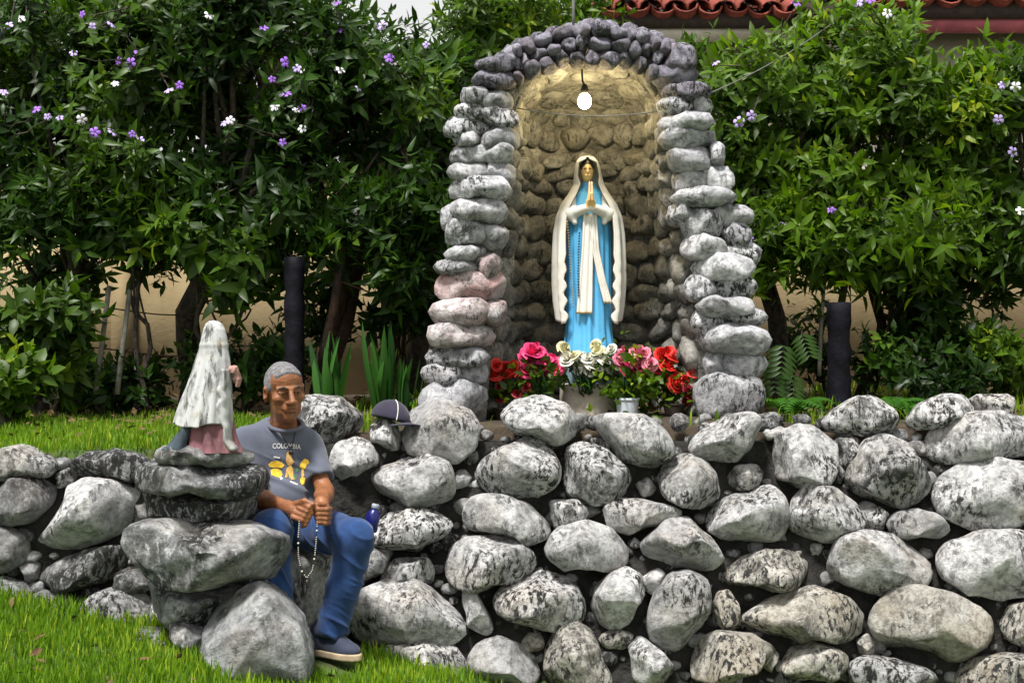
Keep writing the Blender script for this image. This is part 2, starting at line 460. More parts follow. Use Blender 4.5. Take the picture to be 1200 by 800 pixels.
right_stones = [
 R3((175,75),(230,45),(290,42),(345,70),(365,115),(355,170),(310,205),(250,200),(190,180),(172,130)),
 R3((76,250),(110,225),(170,200),(230,188),(280,210),(297,260),(285,305),(230,330),(160,320),(95,290)),
 R3((78,115),(110,95),(145,105),(160,140),(150,175),(115,182),(85,160)),
 Z8((790,720),(810,650),(870,600),(950,575),(1020,610),(1050,670),(1020,740),(960,790),(850,800)),
 Z8((660,470),(700,390),(780,368),(860,375),(930,430),(985,490),(960,550),(880,585),(780,590),(700,550)),
 R3((86,390),(130,350),(190,335),(250,350),(298,378),(260,420),(200,452),(130,440),(90,420)),
 R3((30,450),(70,432),(120,440),(142,460),(130,495),(90,520),(45,540),(20,500)),
 R3((110,500),(145,470),(230,465),(247,500),(240,535),(110,535)),
 R3((25,600),(60,555),(110,535),(200,532),(255,545),(290,590),(322,625),(322,670),(280,700),(180,700),(90,710),(40,680)),
 R3((95,740),(130,705),(220,698),(300,710),(328,750),(330,790),(250,815),(100,800)),
 R3((285,480),(290,440),(330,418),(400,412),(470,425),(510,450),(513,490),(470,530),(390,552),(320,545),(285,515)),
 R3((332,340),(360,305),(430,300),(500,325),(550,375),(548,410),(500,425),(420,415),(350,400),(335,370)),
 R3((362,245),(385,205),(440,170),(500,142),(545,160),(580,215),(575,260),(530,300),(450,302),(390,280)),
 R3((430,80),(470,45),(540,33),(600,55),(635,95),(620,140),(570,160),(500,140),(450,115)),
 R4((28,210),(40,170),(85,160),(140,180),(195,230),(210,265),(180,300),(110,320),(50,305),(28,270)),
 R3((328,555),(360,560),(395,620),(405,655),(385,670),(335,640),(328,600)),
 R3((420,575),(450,530),(510,505),(580,508),(625,530),(645,590),(640,630),(580,655),(520,650),(470,640),(430,610)),
 R3((345,745),(370,705),(420,685),(470,700),(520,740),(530,780),(500,815),(400,820),(360,800)),
 R3((478,690),(500,668),(535,668),(543,695),(530,715),(495,718)),
 R3((548,720),(570,670),(630,642),(670,670),(700,740),(722,790),(700,825),(570,820),(550,770)),
 R4((-12,315),(60,312),(88,345),(85,380),(0,388)),
 R3((295,235),(330,230),(350,250),(340,275),(300,280)),
 R4((110,95),(150,85),(240,82),(290,120),(315,175),(290,215),(230,230),(180,210),(130,150)),
 R4((285,250),(300,215),(350,193),(400,205),(435,255),(440,300),(400,325),(340,325),(295,300)),
 R4((368,165),(400,125),(470,90),(530,80),(555,110),(550,180),(500,205),(420,200),(375,190)),
 R4((465,250),(490,220),(540,218),(558,240),(545,275),(500,285),(470,275)),
 R4((408,360),(440,320),(510,290),(580,273),(610,310),(620,360),(600,410),(540,430),(460,420),(415,390)),
 R4((138,330),(170,308),(240,315),(335,335),(330,365),(260,385),(200,400),(150,385)),
 R4((235,430),(300,370),(360,362),(420,415),(450,465),(410,500),(330,490),(250,465)),
 R4((-23,455),(0,400),(40,380),(90,370),(150,395),(190,440),(190,475),(150,505),(90,515),(20,490)),
 R4((100,600),(115,550),(150,510),(195,497),(228,515),(232,570),(215,620),(170,650),(120,640)),
 R4((235,515),(260,490),(295,505),(290,540),(265,562),(240,545)),
 R4((257,640),(275,570),(310,515),(360,507),(405,530),(415,590),(400,660),(350,715),(290,705),(260,680)),
 R4((428,590),(440,560),(470,555),(492,590),(495,640),(470,665),(435,645)),
 R4((450,520),(500,470),(570,447),(650,455),(693,485),(670,525),(600,550),(500,555),(460,545)),
 R5((-70,640),(-20,600),(60,560),(130,548),(210,575),(255,620),(255,665),(200,695),(100,695),(-30,680)),
 R4((375,750),(400,690),(450,672),(530,680),(600,715),(590,760),(520,790),(440,805),(380,795)),
 R4((120,680),(160,655),(210,670),(195,705),(140,712)),
 R4((203,705),(230,680),(290,720),(325,765),(290,800),(220,795)),
 R5((45,740),(60,705),(130,700),(200,720),(207,755),(170,790),(90,795),(50,775)),
 R4((218,270),(250,248),(275,280),(265,305),(230,300)),
 R4((195,425),(215,410),(235,430),(215,445)),
 R4((560,125),(600,108),(625,125),(610,150),(570,150)),
 R5((15,200),(30,140),(80,108),(130,120),(175,170),(180,230),(160,270),(90,280),(30,255)),
 R5((155,105),(185,70),(240,35),(290,35),(335,65),(352,100),(330,130),(250,135),(170,125)),
 R5((215,270),(235,210),(265,160),(310,138),(370,165),(415,225),(433,270),(400,315),(320,330),(240,320)),
 R5((62,360),(80,310),(115,265),(170,280),(230,320),(255,355),(235,400),(180,425),(110,410),(70,395)),
 R5((325,375),(350,345),(400,337),(450,350),(485,385),(460,412),(400,420),(345,405)),
 R5((170,530),(180,450),(200,410),(260,397),(350,410),(410,445),(443,490),(430,530),(350,560),(250,572),(190,560)),
 R5((287,640),(300,600),(350,555),(410,545),(500,570),(570,610),(612,660),(600,710),(520,735),(400,742),(310,715)),
 R5((377,95),(410,55),(470,30),(520,30),(545,65),(530,100),(470,120),(390,122)),
 R5((430,165),(460,110),(530,85),(620,80),(700,100),(740,140),(720,180),(620,200),(500,210),(440,195)),
 R5((540,45),(570,28),(640,28),(668,60),(660,88),(600,90),(548,78)),
 R5((452,310),(470,260),(530,215),(620,200),(700,220),(740,290),(720,350),(640,378),(540,380),(470,350)),
 R5((462,470),(500,430),(580,402),(690,400),(750,440),(750,520),(700,560),(620,570),(530,555),(475,515)),
 R5((635,650),(660,600),(720,580),(760,620),(750,690),(680,700),(645,680)),
 R5((220,760),(260,735),(350,740),(430,765),(475,800),(400,830),(250,820)),
 R5((505,790),(560,745),(640,728),(720,735),(760,790),(700,840),(540,830)),
 R5((-28,710),(-5,700),(25,718),(27,745),(5,768),(-25,755)),
 R5((255,340),(300,330),(325,350),(315,390),(270,395)),
 R5((240,690),(270,670),(290,690),(285,720),(250,725)),
 R5((180,150),(225,135),(255,160),(240,215),(190,220)),
 R5((700,120),(760,110),(800,160),(760,200),(715,180)),
]
left_stones = [
 R1((-60,150),(0,115),(60,105),(120,130),(160,160),(130,195),(40,205),(-40,200)),
 R1((-60,290),(-20,230),(40,205),(110,200),(155,230),(140,280),(90,325),(30,335),(-40,330)),
 R1((205,155),(260,125),(330,118),(400,130),(440,160),(400,205),(300,205),(220,195)),
 R1((90,390),(120,320),(180,235),(240,205),(330,215),(400,260),(405,310),(370,360),(260,395),(150,425),(95,410)),
 R1((115,490),(170,445),(260,410),(350,400),(370,440),(345,490),(270,515),(170,525)),
 R1((-60,400),(0,345),(60,370),(80,410),(70,450),(0,475),(-50,460)),
 R1((245,590),(275,545),(330,522),(400,540),(450,590),(440,640),(330,660),(255,650)),
 R1((55,570),(120,535),(190,545),(225,590),(210,640),(90,650)),
 R1((-40,520),(0,490),(60,510),(90,550),(50,590),(-30,580)),
 R1((440,570),(490,555),(540,600),(535,650),(470,650)),
 R1((500,540),(560,520),(640,535),(660,600),(600,660),(530,640)),
 R1((10,350),(60,340),(100,365),(90,400),(40,390)),
 R1((60,455),(110,440),(120,490),(80,510)),
 R1((330,480),(400,470),(440,520),(400,545),(340,535)),
 R1((200,560),(245,540),(260,580),(235,620),(205,610)),
 R1((165,185),(205,170),(215,215),(175,230)),
 R1((395,270),(440,260),(450,320),(410,330)),
]
def in_poly(x, y, poly):
    c = False; j = len(poly) - 1
    for i in range(len(poly)):
        (xi, yi), (xj, yj) = poly[i], poly[j]
        if (yi > y) != (yj > y) and x < (xj - xi) * (y - yi) / (yj - yi) + xi: c = not c
        j = i
    return c

def wall_D(px, py):
    D = 6.0
    for _ in range(6):
        w = P(px, py, D); D = float(wall_y(w[0], w[2]))
    return D

right_wall = empty('stone_retaining_wall', (0.4, 6.1, -.1)); tag(right_wall, 'tall retaining wall of big rounded whitish boulders below the grotto', 'stone wall', kind='thing')
left_wall = empty('stone_retaining_wall', (-1.8, 5.8, .3)); tag(left_wall, 'low lichen-grey boulder wall with grass at its foot beside the kneeling statue', 'stone wall', kind='thing')
def stone(name, poly, D, depth, seed, mat_, parent, res=4, **kw):
    V, f, c = boulder_from_poly(poly, D, depth, seed, res, **kw)
    return obj(name, V, f, mat_, parent, origin=c)
DX = {3: 6.36, 4: 6.42}
for i, poly in enumerate(right_stones):
    a = np.array(poly); w = np.ptp(a[:, 0]); h = np.ptp(a[:, 1]); cx, cy = a[:, 0].mean(), a[:, 1].mean()
    D = DX.get(i, wall_D(cx, cy)); dep = min(.9 * min(w, h) / F * D, .19) * .82
    small = max(w, h) < 42
    if small: D += .03
    mm = M_stone_warm if (cy > 720 and cx > 520 and i % 3 != 2) or i in (34, 35, 33) else M_stone
    stone('stone', poly, D - dep * .4, dep, 100 + i, mm, right_wall, 3 if small else 4, facets=9, fdep=(.56, .88), rough=1.25, sig=2.2)
for i, poly in enumerate(left_stones):
    a = np.array(poly); w = np.ptp(a[:, 0]); h = np.ptp(a[:, 1]); cx, cy = a[:, 0].mean(), a[:, 1].mean()
    D = wall_D(cx, cy); dep = min(.9 * min(w, h) / F * D, .2) * .85; small = max(w, h) < 42
    stone('stone', poly, D - dep * .25 + (.04 if small else 0), dep, 300 + i, M_stone_dark if i % 3 else M_stone, left_wall, 3 if small else 4, facets=9, fdep=(.56, .88), rough=1.4, sig=2.0)
# stones continuing beyond the frame on both sides so the wall does not stop
def filler_row(x0, x1, parent, ytop, ybot, seed):
    rr = random.Random(seed); y = ytop
    while y < ybot:
        hh = rr.uniform(55, 80); x = x0 + rr.uniform(-30, 0)
        while x < x1:
            w = rr.uniform(80, 120); D = wall_D(x + w / 2, y + hh / 2)
            V, f, c = boulder_box(x, y, x + w - 3, y + hh - 3, D, .13, rr.randrange(9999), 3)
            obj('stone', V, f, M_stone, parent, origin=c); x += w
        y += hh
filler_row(1232, 1480, right_wall, 470, 860, 5)
filler_row(-300, -40, left_wall, 520, 690, 6)
# rubble packed in the joints
rr = random.Random(11); allp = right_stones + left_stones; placed = []
def rubble(x0, x1, y0, y1, n, parent, smin, smax, mats, off=.02):
    k = 0; tries = 0
    while k < n and tries < 12000:
        tries += 1
        x = rr.uniform(x0, x1); y = rr.uniform(y0, y1); s = rr.uniform(smin, smax)
        if any(in_poly(x, y, p) for p in allp) or any((x - a) ** 2 + (y - b) ** 2 < (.72 * (s + c)) ** 2 for a, b, c in placed): continue
        placed.append((x, y, s)); D = wall_D(x, y) + off
        V, f, c = boulder_box(x - s, y - s * rr.uniform(.6, .95), x + s, y + s * rr.uniform(.6, .95), D, s / F * D, rr.randrange(99999), 2, facets=12, fdep=(.5, .85), sig=1.5, p=3.5)
        obj('stone', V, f, rr.choice(mats), parent, origin=c); k += 1
rubble(440, 1200, 490, 800, 150, right_wall, 4, 13, [M_stone_dark], .03)
rubble(0, 250, 540, 740, 45, left_wall, 5, 13, [M_stone_dark, M_stone])
for q_ in range(70):
    x_, y_ = rr.uniform(-.65, 3.2), rr.uniform(6.42, 6.78); s_ = rr.uniform(.02, .055); p_ = np.array([x_, y_, float(terrace_z(x_, y_)) + s_ * .25]); pxc, pyc = 600 + p_[0] / p_[1] * F, 400 + (CZ - p_[2]) / p_[1] * F; k_ = s_ / p_[1] * F
    V, f, c = boulder_box(pxc - k_, pyc - k_ * .7, pxc + k_, pyc + k_ * .7, y_, s_ * .9, rr.randrange(99999), 2, facets=9, fdep=(.5, .85), sig=1.5, p=3.5)
    obj('stone', V, f, M_stone_dark, right_wall, origin=c)
# the mortar core
def core(x0, x1, parent, n=60):
    xs = np.linspace(x0, x1, n); zs = np.linspace(-.6, .84 if x1 < 0 else .90, 64); V = []
    rg = np.random.default_rng(3)
    for z in zs:
        Q_ = np.stack([xs * 16, np.zeros(n), np.full(n, z * 16)], 1)
        V.append(np.stack([xs, wall_y(xs, z) + .03 + .035 * waves(Q_, np.random.default_rng(5), 1, 4, 6, .6) + rg.uniform(-.01, .01, n), np.full(n, z)], 1))
    V.append(np.stack([xs, wall_y(xs, .93) + .35, np.full(n, zs[-1])], 1)); V.append(np.stack([xs, wall_y(xs, .93) + .35, np.full(n, -.6)], 1))
    V = np.concatenate(V); i, j = np.meshgrid(np.arange(65), np.arange(n - 1), indexing='ij'); a = (i * n + j).ravel()
    return obj('mortar_core', V, np.stack([a, a + 1, a + n + 1, a + n], 1), M_core, parent)
core(-1.12, 4.5, right_wall, 260); core(-4.5, -1.12, left_wall, 140)

# ---- stacked-rock pedestal of the kneeling statue
M_ped = stone_mat('speckled_pedestal_rock', (.70, .72, .73), (.30, .31, .33), .018, spots=.43, ochre_amt=.25, blot=.49)
ped = empty('rock_pedestal', P(240, 770, 5.5)); tag(ped, 'stacked rough rock pedestal with flat slab on top beside the seated man', 'pedestal')
def Q6(*p): return [(130 + x / 2.667, 500 + y / 2.667) for x, y in p]
for i, (poly, D, dep) in enumerate([
  (Q6((155,85),(175,60),(250,52),(350,62),(420,80),(432,105),(380,125),(250,120),(160,112)), 5.46, .17),
  (Q6((82,150),(100,122),(200,112),(350,118),(455,135),(463,170),(440,215),(370,225),(200,215),(100,205)), 5.46, .22),
  (Q6((110,190),(170,200),(370,205),(430,220),(425,300),(370,320),(200,305),(130,280)), 5.54, .18),
  (Q6((45,370),(70,310),(180,292),(300,305),(440,318),(520,350),(530,400),(480,490),(350,495),(160,480),(60,420)), 5.42, .24),
  (Q6((120,480),(250,490),(400,490),(420,560),(340,640),(250,640),(130,590)), 5.58, .2),
  (Q6((300,640),(330,580),(420,510),(460,503),(520,540),(580,610),(608,700),(600,780),(330,780)), 5.38, .22),
  (Q6((180,600),(250,610),(300,660),(290,720),(200,700)), 5.44, .12),
  (Q6((70,640),(150,640),(190,690),(170,740),(70,720)), 5.46, .12),
  ]):
    stone('stone', poly, D, dep, 500 + i, M_ped, ped, 5 if i in (1, 3, 5) else 4, facets=14, rough=1.3, sig=1.0, p=5.5, fdep=(.62, .95), fs=.006)
# ---- rock the man sits on
V, f, c = boulder_box(292, 618, 392, 760, 6.02, .27, 77, 4, facets=6)
seat = obj('seat_rock', V, f, M_stone_dark, None, origin=c); tag(seat, 'dark grey rock in the wall gap that the man sits on', 'rock')
# ------------------------------------------------------------ grotto
GD = 6.92                      # distance of the grotto's front
M_gstone = stone_mat('whitewashed_grotto_stone', (.80, .80, .83), (.40, .41, .45), .02, ochre=(.42, .38, .36), spots=.50, ochre_amt=.25, blot=.44)
M_gpink = stone_mat('pink_stained_grotto_stone', (.74, .70, .71), (.42, .32, .32), .03, ochre=(.50, .22, .20), spots=.56, ochre_amt=.75, blot=.46)
M_glav = stone_mat('lavender_grey_arch_stone', (.50, .48, .56), (.20, .19, .25), .02, ochre=(.20, .13, .13), spots=.50, ochre_amt=.5)
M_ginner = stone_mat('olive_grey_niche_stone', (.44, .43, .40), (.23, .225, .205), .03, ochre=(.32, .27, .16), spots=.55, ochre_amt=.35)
M_gcore = simple('grotto_mortar', (.20, .19, .17), .95, .6, 10, 1.0, 22, .05, rnd=False)
grotto = empty('stone_grotto', P(690, 492, GD + .2)); tag(grotto, 'arched grotto niche built of stacked whitewashed stones above the boulder wall', 'grotto')
grotto['kind'] = 'thing'
left_p = [(561,69,600,84),(557,86,602,103),(542,105,570,120),(562,110,599,131),(536,125,566,142),(564,129,604,148),(524,139,568,160),(533,154,560,169),(566,150,606,176),
 (531,171,572,193),(568,171,599,191),(527,193,572,212),(572,193,602,214),(530,210,595,234),(531,234,592,261),(519,242,536,270),(524,257,565,288),(564,262,592,289),
 (526,289,566,307),(511,306,562,321),(512,320,573,353),(509,352,577,380),(504,379,575,409),(502,408,570,428),(496,427,539,448),(537,426,570,447),(496,447,568,487),(560,300,584,322),(566,322,590,350),(570,352,590,378)]
right_p = [(782,54,815,82),(767,80,815,99),(780,100,827,117),(774,114,812,136),(811,115,831,136),(776,133,831,154),(776,152,838,175),(787,173,834,199),(832,170,846,198),(789,198,826,224),(822,197,856,226),
 (791,223,858,241),(786,240,812,262),(802,247,840,278),(834,243,879,264),(846,262,877,286),(801,276,847,302),(848,286,887,317),(815,300,878,327),(806,324,838,351),(840,324,881,350),(817,348,878,368),(813,366,845,391),(850,363,893,380),
 (821,382,898,414),(826,413,850,440),(848,412,893,440),(815,437,892,494)]
for i, b in enumerate(left_p + right_p):
    x0, y0, x1, y1 = b; w = min((x1 - x0), 70) / F * GD
    V, f, c = boulder_box(x0 - 3, y0 - 2.5, x1 + 3, y1 + 2.5, GD - .035 + .02 * math.sin(i * 2.3), max(.10, min(.19, w * .6)), 700 + i, 3, facets=6, rough=1.35, sig=1.6, p=3.4, fdep=(.70, .93), fs=.012)
    mm = M_gpink if i in (20, 21, 22, 27, 28, 29) else (M_glav if y0 < 105 else M_gstone)
    obj('stone', V, f, mm, grotto, origin=c)
# second line of stones behind, so the pillars are thick from the side too
for i, b in enumerate(left_p + right_p):
    x0, y0, x1, y1 = b
    if y1 - y0 < 15 or i in (27, 28, 29): continue
    sgn = -1 if x0 < 690 else 1
    if (x0 + x1) / 2 * -sgn > 690 * -sgn + 400: continue
    V, f, c = boulder_box(x0 + 6 + sgn * 3, y0 + 2, x1 - 6 + sgn * 3, y1 + 1, GD + .30, .17, 800 + i, 2, facets=4)
    obj('stone', V, f, M_glav, grotto, origin=c)
# arch ring
inn = np.array([(608,102),(630,87),(660,79),(690,77),(725,79),(750,86),(770,99)], float); out = np.array([(588,66),(612,50),(650,36),(690,27),(735,32),(765,42),(792,55)], float)
def curve(pts, t):
    s = np.linspace(0, 1, len(pts)); return np.array([np.interp(t, s, pts[:, 0]), np.interp(t, s, pts[:, 1])])
rr = random.Random(4)
for row in range(3):
    t = rr.uniform(-.02, .02); n = 0
    while t < 1.0:
        dt = rr.uniform(.075, .125) * (1.05 if row < 1 else .92); tm = t + dt / 2
        if tm > 1.02: break
        lo, hi = curve(inn, tm), curve(out, tm); a = lo + (hi - lo) * (row / 3 - .03); b = lo + (hi - lo) * ((row + 1) / 3 + .05)
        c0, c1 = curve(inn + (out - inn) * (row + .5) / 3, t), curve(inn + (out - inn) * (row + .5) / 3, t + dt)
        ax = (c1 - c0) / 2 * 1.02; ay = (b - a) / 2 * rr.uniform(.85, 1.12); cc = (a + b) / 2 + np.array([rr.uniform(-1.5, 1.5), rr.uniform(-1.5, 1.5)])
        an = np.arange(8) * np.pi / 4 + rr.uniform(0, .7)
        poly = []
        for q in an:
            cx, sx = math.cos(q), math.sin(q); r_ = (abs(cx) ** 2.8 + abs(sx) ** 2.8) ** (-1 / 2.8) * rr.uniform(.92, 1.06)
            poly.append(tuple(cc + ax * cx * r_ + ay * sx * r_))
        V, f, c = boulder_from_poly(poly, GD + rr.uniform(-.02, .03), .09, rr.randrange(9999), 3, 4, 1.1)
        obj('stone', V, f, M_glav, grotto, origin=c); t += dt
for i in range(26):      # stones on the arch's crown behind the front ring
    t = i % 13 / 12; p = curve(out, t); d = .2 + .17 * (i // 13)
    V, f, c = boulder_box(p[0] - 13, p[1] - 3, p[0] + 13, p[1] + 20, GD + d, .11, 1400 + i, 2); obj('stone', V, f, M_glav, grotto, origin=c)

# apse interior
z_s = P(0, 150, GD)[2]; z_t = P(0, 68, GD)[2]; z_0 = .95
def half_w(z):
    y = 400 - (z - CZ) * F / GD
    return np.interp(y, [100, 200, 300, 400, 490], [605, 600, 590, 580, 572]), np.interp(y, [100, 200, 300, 400, 490], [775, 786, 801, 814, 818])
def apse(phi, z, off=0.0):
    """phi -90..90 (0 = back); off pushes outwards"""
    xl, xr = half_w(min(z, z_s)); xl = P(xl, 0, GD)[0]; xr = P(xr, 0, GD)[0]
    a = (xr - xl) / 2 + off; b = .66 + off; xc = (xl + xr) / 2; s = 1.0
    if z > z_s: s = max(0.0, 1 - ((z - z_s) / (z_t + min(off, .08) - z_s)) ** 2.4) ** .5
    e = .72
    sp, cp = math.sin(phi), math.cos(phi)
    return np.array([xc + a * s * math.copysign(abs(sp) ** e, sp), GD + .04 + b * s * max(cp, 0) ** e, z])
def apse_frame(phi, z):
    p = apse(phi, z); tx = apse(phi + .02, z) - apse(phi - .02, z); tz = apse(phi, min(z + .01, z_t)) - apse(phi, z - .01)
    tx /= np.linalg.norm(tx); tz -= tx * tz.dot(tx); tz /= np.linalg.norm(tz)
    n = np.cross(tx, tz)             # towards the viewer for the back wall
    return p, tx, tz, n
def stone_frame(c, tx, tz, n, w, h, dep, seed, res=3, **kw):
    rg = np.random.default_rng(seed); a = np.arange(8) * np.pi / 4 + rg.uniform(0, .7)
    cs, sn = np.cos(a), np.sin(a); r_ = (np.abs(cs) ** 2.6 + np.abs(sn) ** 2.6) ** (-1 / 2.6) * rg.uniform(.88, 1.08, 8)
    D0 = 5.0; s = F / D0
    V, f, cc = boulder_from_poly([(600 + cs[i] * w / 2 * r_[i] * s, 400 + sn[i] * h / 2 * r_[i] * s) for i in range(8)], D0, dep, seed, res, **kw)
    W = V - cc; tilt = rg.normal() * .22; ct, st = math.cos(tilt), math.sin(tilt)
    x, z = W[:, 0] * ct - W[:, 2] * st, W[:, 0] * st + W[:, 2] * ct
    return c + x[:, None] * tx + z[:, None] * tz - W[:, 1][:, None] * n, f
z = z_0 + .03; sd = 2000
while z < z_t - .035:
    h = rr.uniform(.075, .135) if z < z_s else rr.uniform(.07, .09)
    zc = z + h / 2
    ph = np.linspace(-1.53, 1.53, 160); pts = np.array([apse(q, min(zc, z_t - .015)) for q in ph]); L = np.concatenate([[0], np.cumsum(np.linalg.norm(np.diff(pts, axis=0), axis=1))])
    s = rr.uniform(-.06, 0.0)
    while s < L[-1]:
        w = rr.uniform(.09, .23); q = np.interp(min(max(s + w / 2, 0), L[-1]), L, ph); sd += 1
        p, tx, tz, n = apse_frame(q, min(zc + rr.uniform(-.02, .02), z_t - .02))
        dome = z > z_s + .05
        V, f = stone_frame(p + n * (rr.uniform(-.012, .012) if not dome else -.012), tx, tz, n, w * (1.04 if not dome else .9), h * rr.uniform(.85, 1.35) * (1 if not dome else 1.3), .055 if not dome else .03, sd, 3, facets=5, rough=1.6, p=3.2)
        obj('stone', V, f, M_ginner, grotto, origin=p); s += w
    z += h * .97
# mortar shell: inner skin, outer skin, front ring
zs_ = np.concatenate([np.linspace(z_0 - .1, z_s, 14), z_s + (z_t - z_s) * np.sin(np.linspace(0, np.pi / 2, 12))[1:]])
phs = np.linspace(-np.pi / 2, np.pi / 2, 40); Vi, Vo = [], []
for z in zs_:
    for q in phs: Vi.append(apse(q, min(z, z_t - 1e-4), .012))
    zo = z if z <= z_s else z_s + (z - z_s) / (z_t - z_s) * (z_t + .08 - z_s)
    for q in phs:
        p = apse(q, min(zo, z_t + .08 - 1e-4), .2); p[2] = zo; p[1] = max(p[1], GD + .0); Vo.append(p)
for A_ in (Vi, Vo):
    for q_ in range(len(zs_)):
        for e_ in (0, len(phs) - 1): A_[q_ * len(phs) + e_][1] = GD + (-.015 + .012 * math.sin(q_ * 2.1 + e_) if zs_[q_] < z_s - .1 else .03)
nz, nph = len(zs_), len(phs); i, j = np.meshgrid(np.arange(nz - 1), np.arange(nph - 1), indexing='ij'); a = (i * nph + j).ravel(); N = nz * nph
fi = np.stack([a, a + 1, a + nph + 1, a + nph], 1); fo = fi[:, ::-1] + N
k = np.arange(nz - 1) * nph
fr = np.concatenate([np.stack([k, k + nph, k + nph + N, k + N], 1), np.stack([k + nph - 1, k + N + nph - 1, k + N + 2 * nph - 1, k + 2 * nph - 1], 1)])
obj('mortar_shell', np.array(Vi + Vo), np.concatenate([fi, fo, fr]), M_gcore, grotto)

# ---- bulb, its cord and the line across the niche
M_glow = NT('lit_bulb_glass'); M_glow.fin((1, .9, .6), .3, Emission_Color=(1, .80, .42), Emission_Strength=135.0); M_glow = M_glow.m
M_black = simple('black_plastic', (.012, .012, .013), .45, .3, 20)
M_wire = simple('grey_wire', (.16, .16, .15), .6, .3, 20)
BD = 7.12; bp = P(685, 120, BD)
lamp = empty('light_bulb', bp); tag(lamp, 'lit bare light bulb hanging from the grotto vault', 'light bulb')
d, f = ico(3); r = .034
V = d * np.array([r, r, r]); V[:, 2] += np.where(d[:, 2] > .3, (d[:, 2] - .3) * .022, 0); obj('bulb', V + bp, f, M_glow, lamp)
m = MB(); m.tube([bp + (0, 0, .04), bp + (0, 0, .062), bp + (0, 0, .09)], [.02, .021, .012], 12); m.build('socket', M_black, lamp)
m = MB(); m.tube([bp + (0, 0, .085), bp + (-.01, .01, .11), bp + (-.012, .03, .17)], .005, 6); m.build('cord', M_black, lamp)
m = MB(); tt = np.linspace(0, 1, 15); a, b = P(606, 126, GD), P(782, 128, GD)
m.tube([a + (b - a) * t - np.array([0, -.02, .035 * 4 * t * (1 - t)]) for t in tt], .003, 5)
line = m.build('wire', M_wire); tag(line, 'thin grey wire sagging across the grotto mouth', 'wire')
m = MB(); a, b = P(818, 115, 6.95), P(1010, 0, 8.4)
m.tube([a + (b - a) * t - np.array([0, 0, .05 * 4 * t * (1 - t)]) for t in np.linspace(0, 1.25, 16)], .0035, 5)
w2 = m.build('wire', M_wire); tag(w2, 'thin cable rising from the grotto arch over the right-hand shrub', 'wire')
m = MB(); m.tube([P(672, 40, 7.05), P(672, 10, 7.05), P(671, -40, 7.05)], .008, 6); pole = m.build('metal_rod', M_wire); tag(pole, 'thin upright metal rod rising from the top of the arch', 'rod')
# ------------------------------------------------------------ statues
def loft(levels, nth=96, fold=None, phi0=-np.pi, phi1=np.pi, seed=0, nz=60, close=True):
    """levels: (z, cx, cy, rx, ry); fold(theta, t)->radial factor; theta 0 = front (-Y)"""
    L = np.array(levels, float); s = np.linspace(0, 1, len(L)); t = np.linspace(0, 1, nz)
    I = np.stack([np.interp(t, s, L[:, k]) for k in range(5)], 1)
    k = np.array([.06, .24, .4, .24, .06])
    for c in range(1, 5): I[2:-2, c] = np.convolve(I[:, c], k, 'valid')
    closed = phi1 - phi0 > 2 * np.pi - 1e-3
    th = np.linspace(phi0, phi1, nth, endpoint=not closed); V = []
    for q in range(nz):
        f = fold(th, t[q]) if fold else 1.0
        V.append(np.stack([I[q, 1] + I[q, 3] * f * np.sin(th), I[q, 2] - I[q, 4] * f * np.cos(th), np.full(nth, I[q, 0])], 1))
    V = np.concatenate(V); m = nth if closed else nth - 1
    i, j = np.meshgrid(np.arange(nz - 1), np.arange(m), indexing='ij'); a = (i * nth + j).ravel(); b = (i * nth + (j + 1) % nth).ravel()
    F4 = np.stack([a, b, b + nth, a + nth], 1)
    if I[0, 0] > I[-1, 0]: F4 = F4[:, ::-1]
    return V, F4

def solidify(o, th, off=-1):
    md = o.modifiers.new('thickness', 'SOLIDIFY'); md.thickness = th; md.offset = off; return o
def glazed(name, col, dirt=(.18, .15, .11), amt=.35, rough=.58):
    t = NT(name); v = t.coord(False); n = t.noise(v, 9, 7, .7)
    c = t.mix(t.math('MULTIPLY', t.ramp(n, [(.5, 0), (.72, 1)]), amt), col, dirt)
    t.bump(t.noise(v, 70, 4), .15, .003); return t.fin(c, rough)
M_blue = glazed('sky_blue_statue_paint', (.10, .43, .74), (.03, .20, .42), .35)
M_swhite = glazed('ivory_statue_paint', (.74, .72, .66), (.42, .36, .25), .35)
M_sskin = glazed('bulb_yellowed_skin_paint', (.86, .58, .24), (.55, .32, .12), .2)  # pinkish skin with the bulb's yellow light put into the colour
M_shair = glazed('dark_brown_hair_paint', (.025, .018, .012))
M_gold = simple('gold_trim_paint', (.38, .24, .07), .4, .3, 20)
M_trim = simple('dull_brown_trim', (.16, .10, .05), .6, .4, 20)
M_dkbead = simple('dark_rosary_bead', (.02, .015, .012), .35, .3, 20)

SD = 7.2; k = SD / F
def S(px, py, dy=0.0): p = P(px, py, SD); p[1] += dy; return p
mary = empty('virgin_statue', S(690, 418)); tag(mary, 'standing praying woman statue in blue dress and white veil inside the grotto', 'statue')
def lv(rows, cx=690):
    return [(S(cx + r[3] if len(r) > 3 else cx, r[0])[2], S(cx + (r[3] if len(r) > 3 else 0), 0)[0], SD + (r[4] if len(r) > 4 else 0), r[1] * k, r[2] * k) for r in rows]
rg = np.random.default_rng(5)
def dress_fold(th, t):
    a = .02 + .07 * (1 - t) ** .8
    g = np.cos(9 * th + 1.2 * np.sin(2 * th) + .8 * t) * .6 + np.cos(17 * th + 2.0 * t) * .4
    return 1 + a * np.sign(g) * np.abs(g) ** .7
V, f = loft(lv([(420, 31, 24), (408, 29, 22), (390, 26, 20), (360, 25, 19), (320, 25, 18), (285, 25, 18), (260, 24, 17), (240, 23, 15), (228, 18, 12), (219, 9, 8), (214, 7, 7)]), 144, dress_fold, nz=80)
dress = obj('dress', V, f, M_blue, mary)
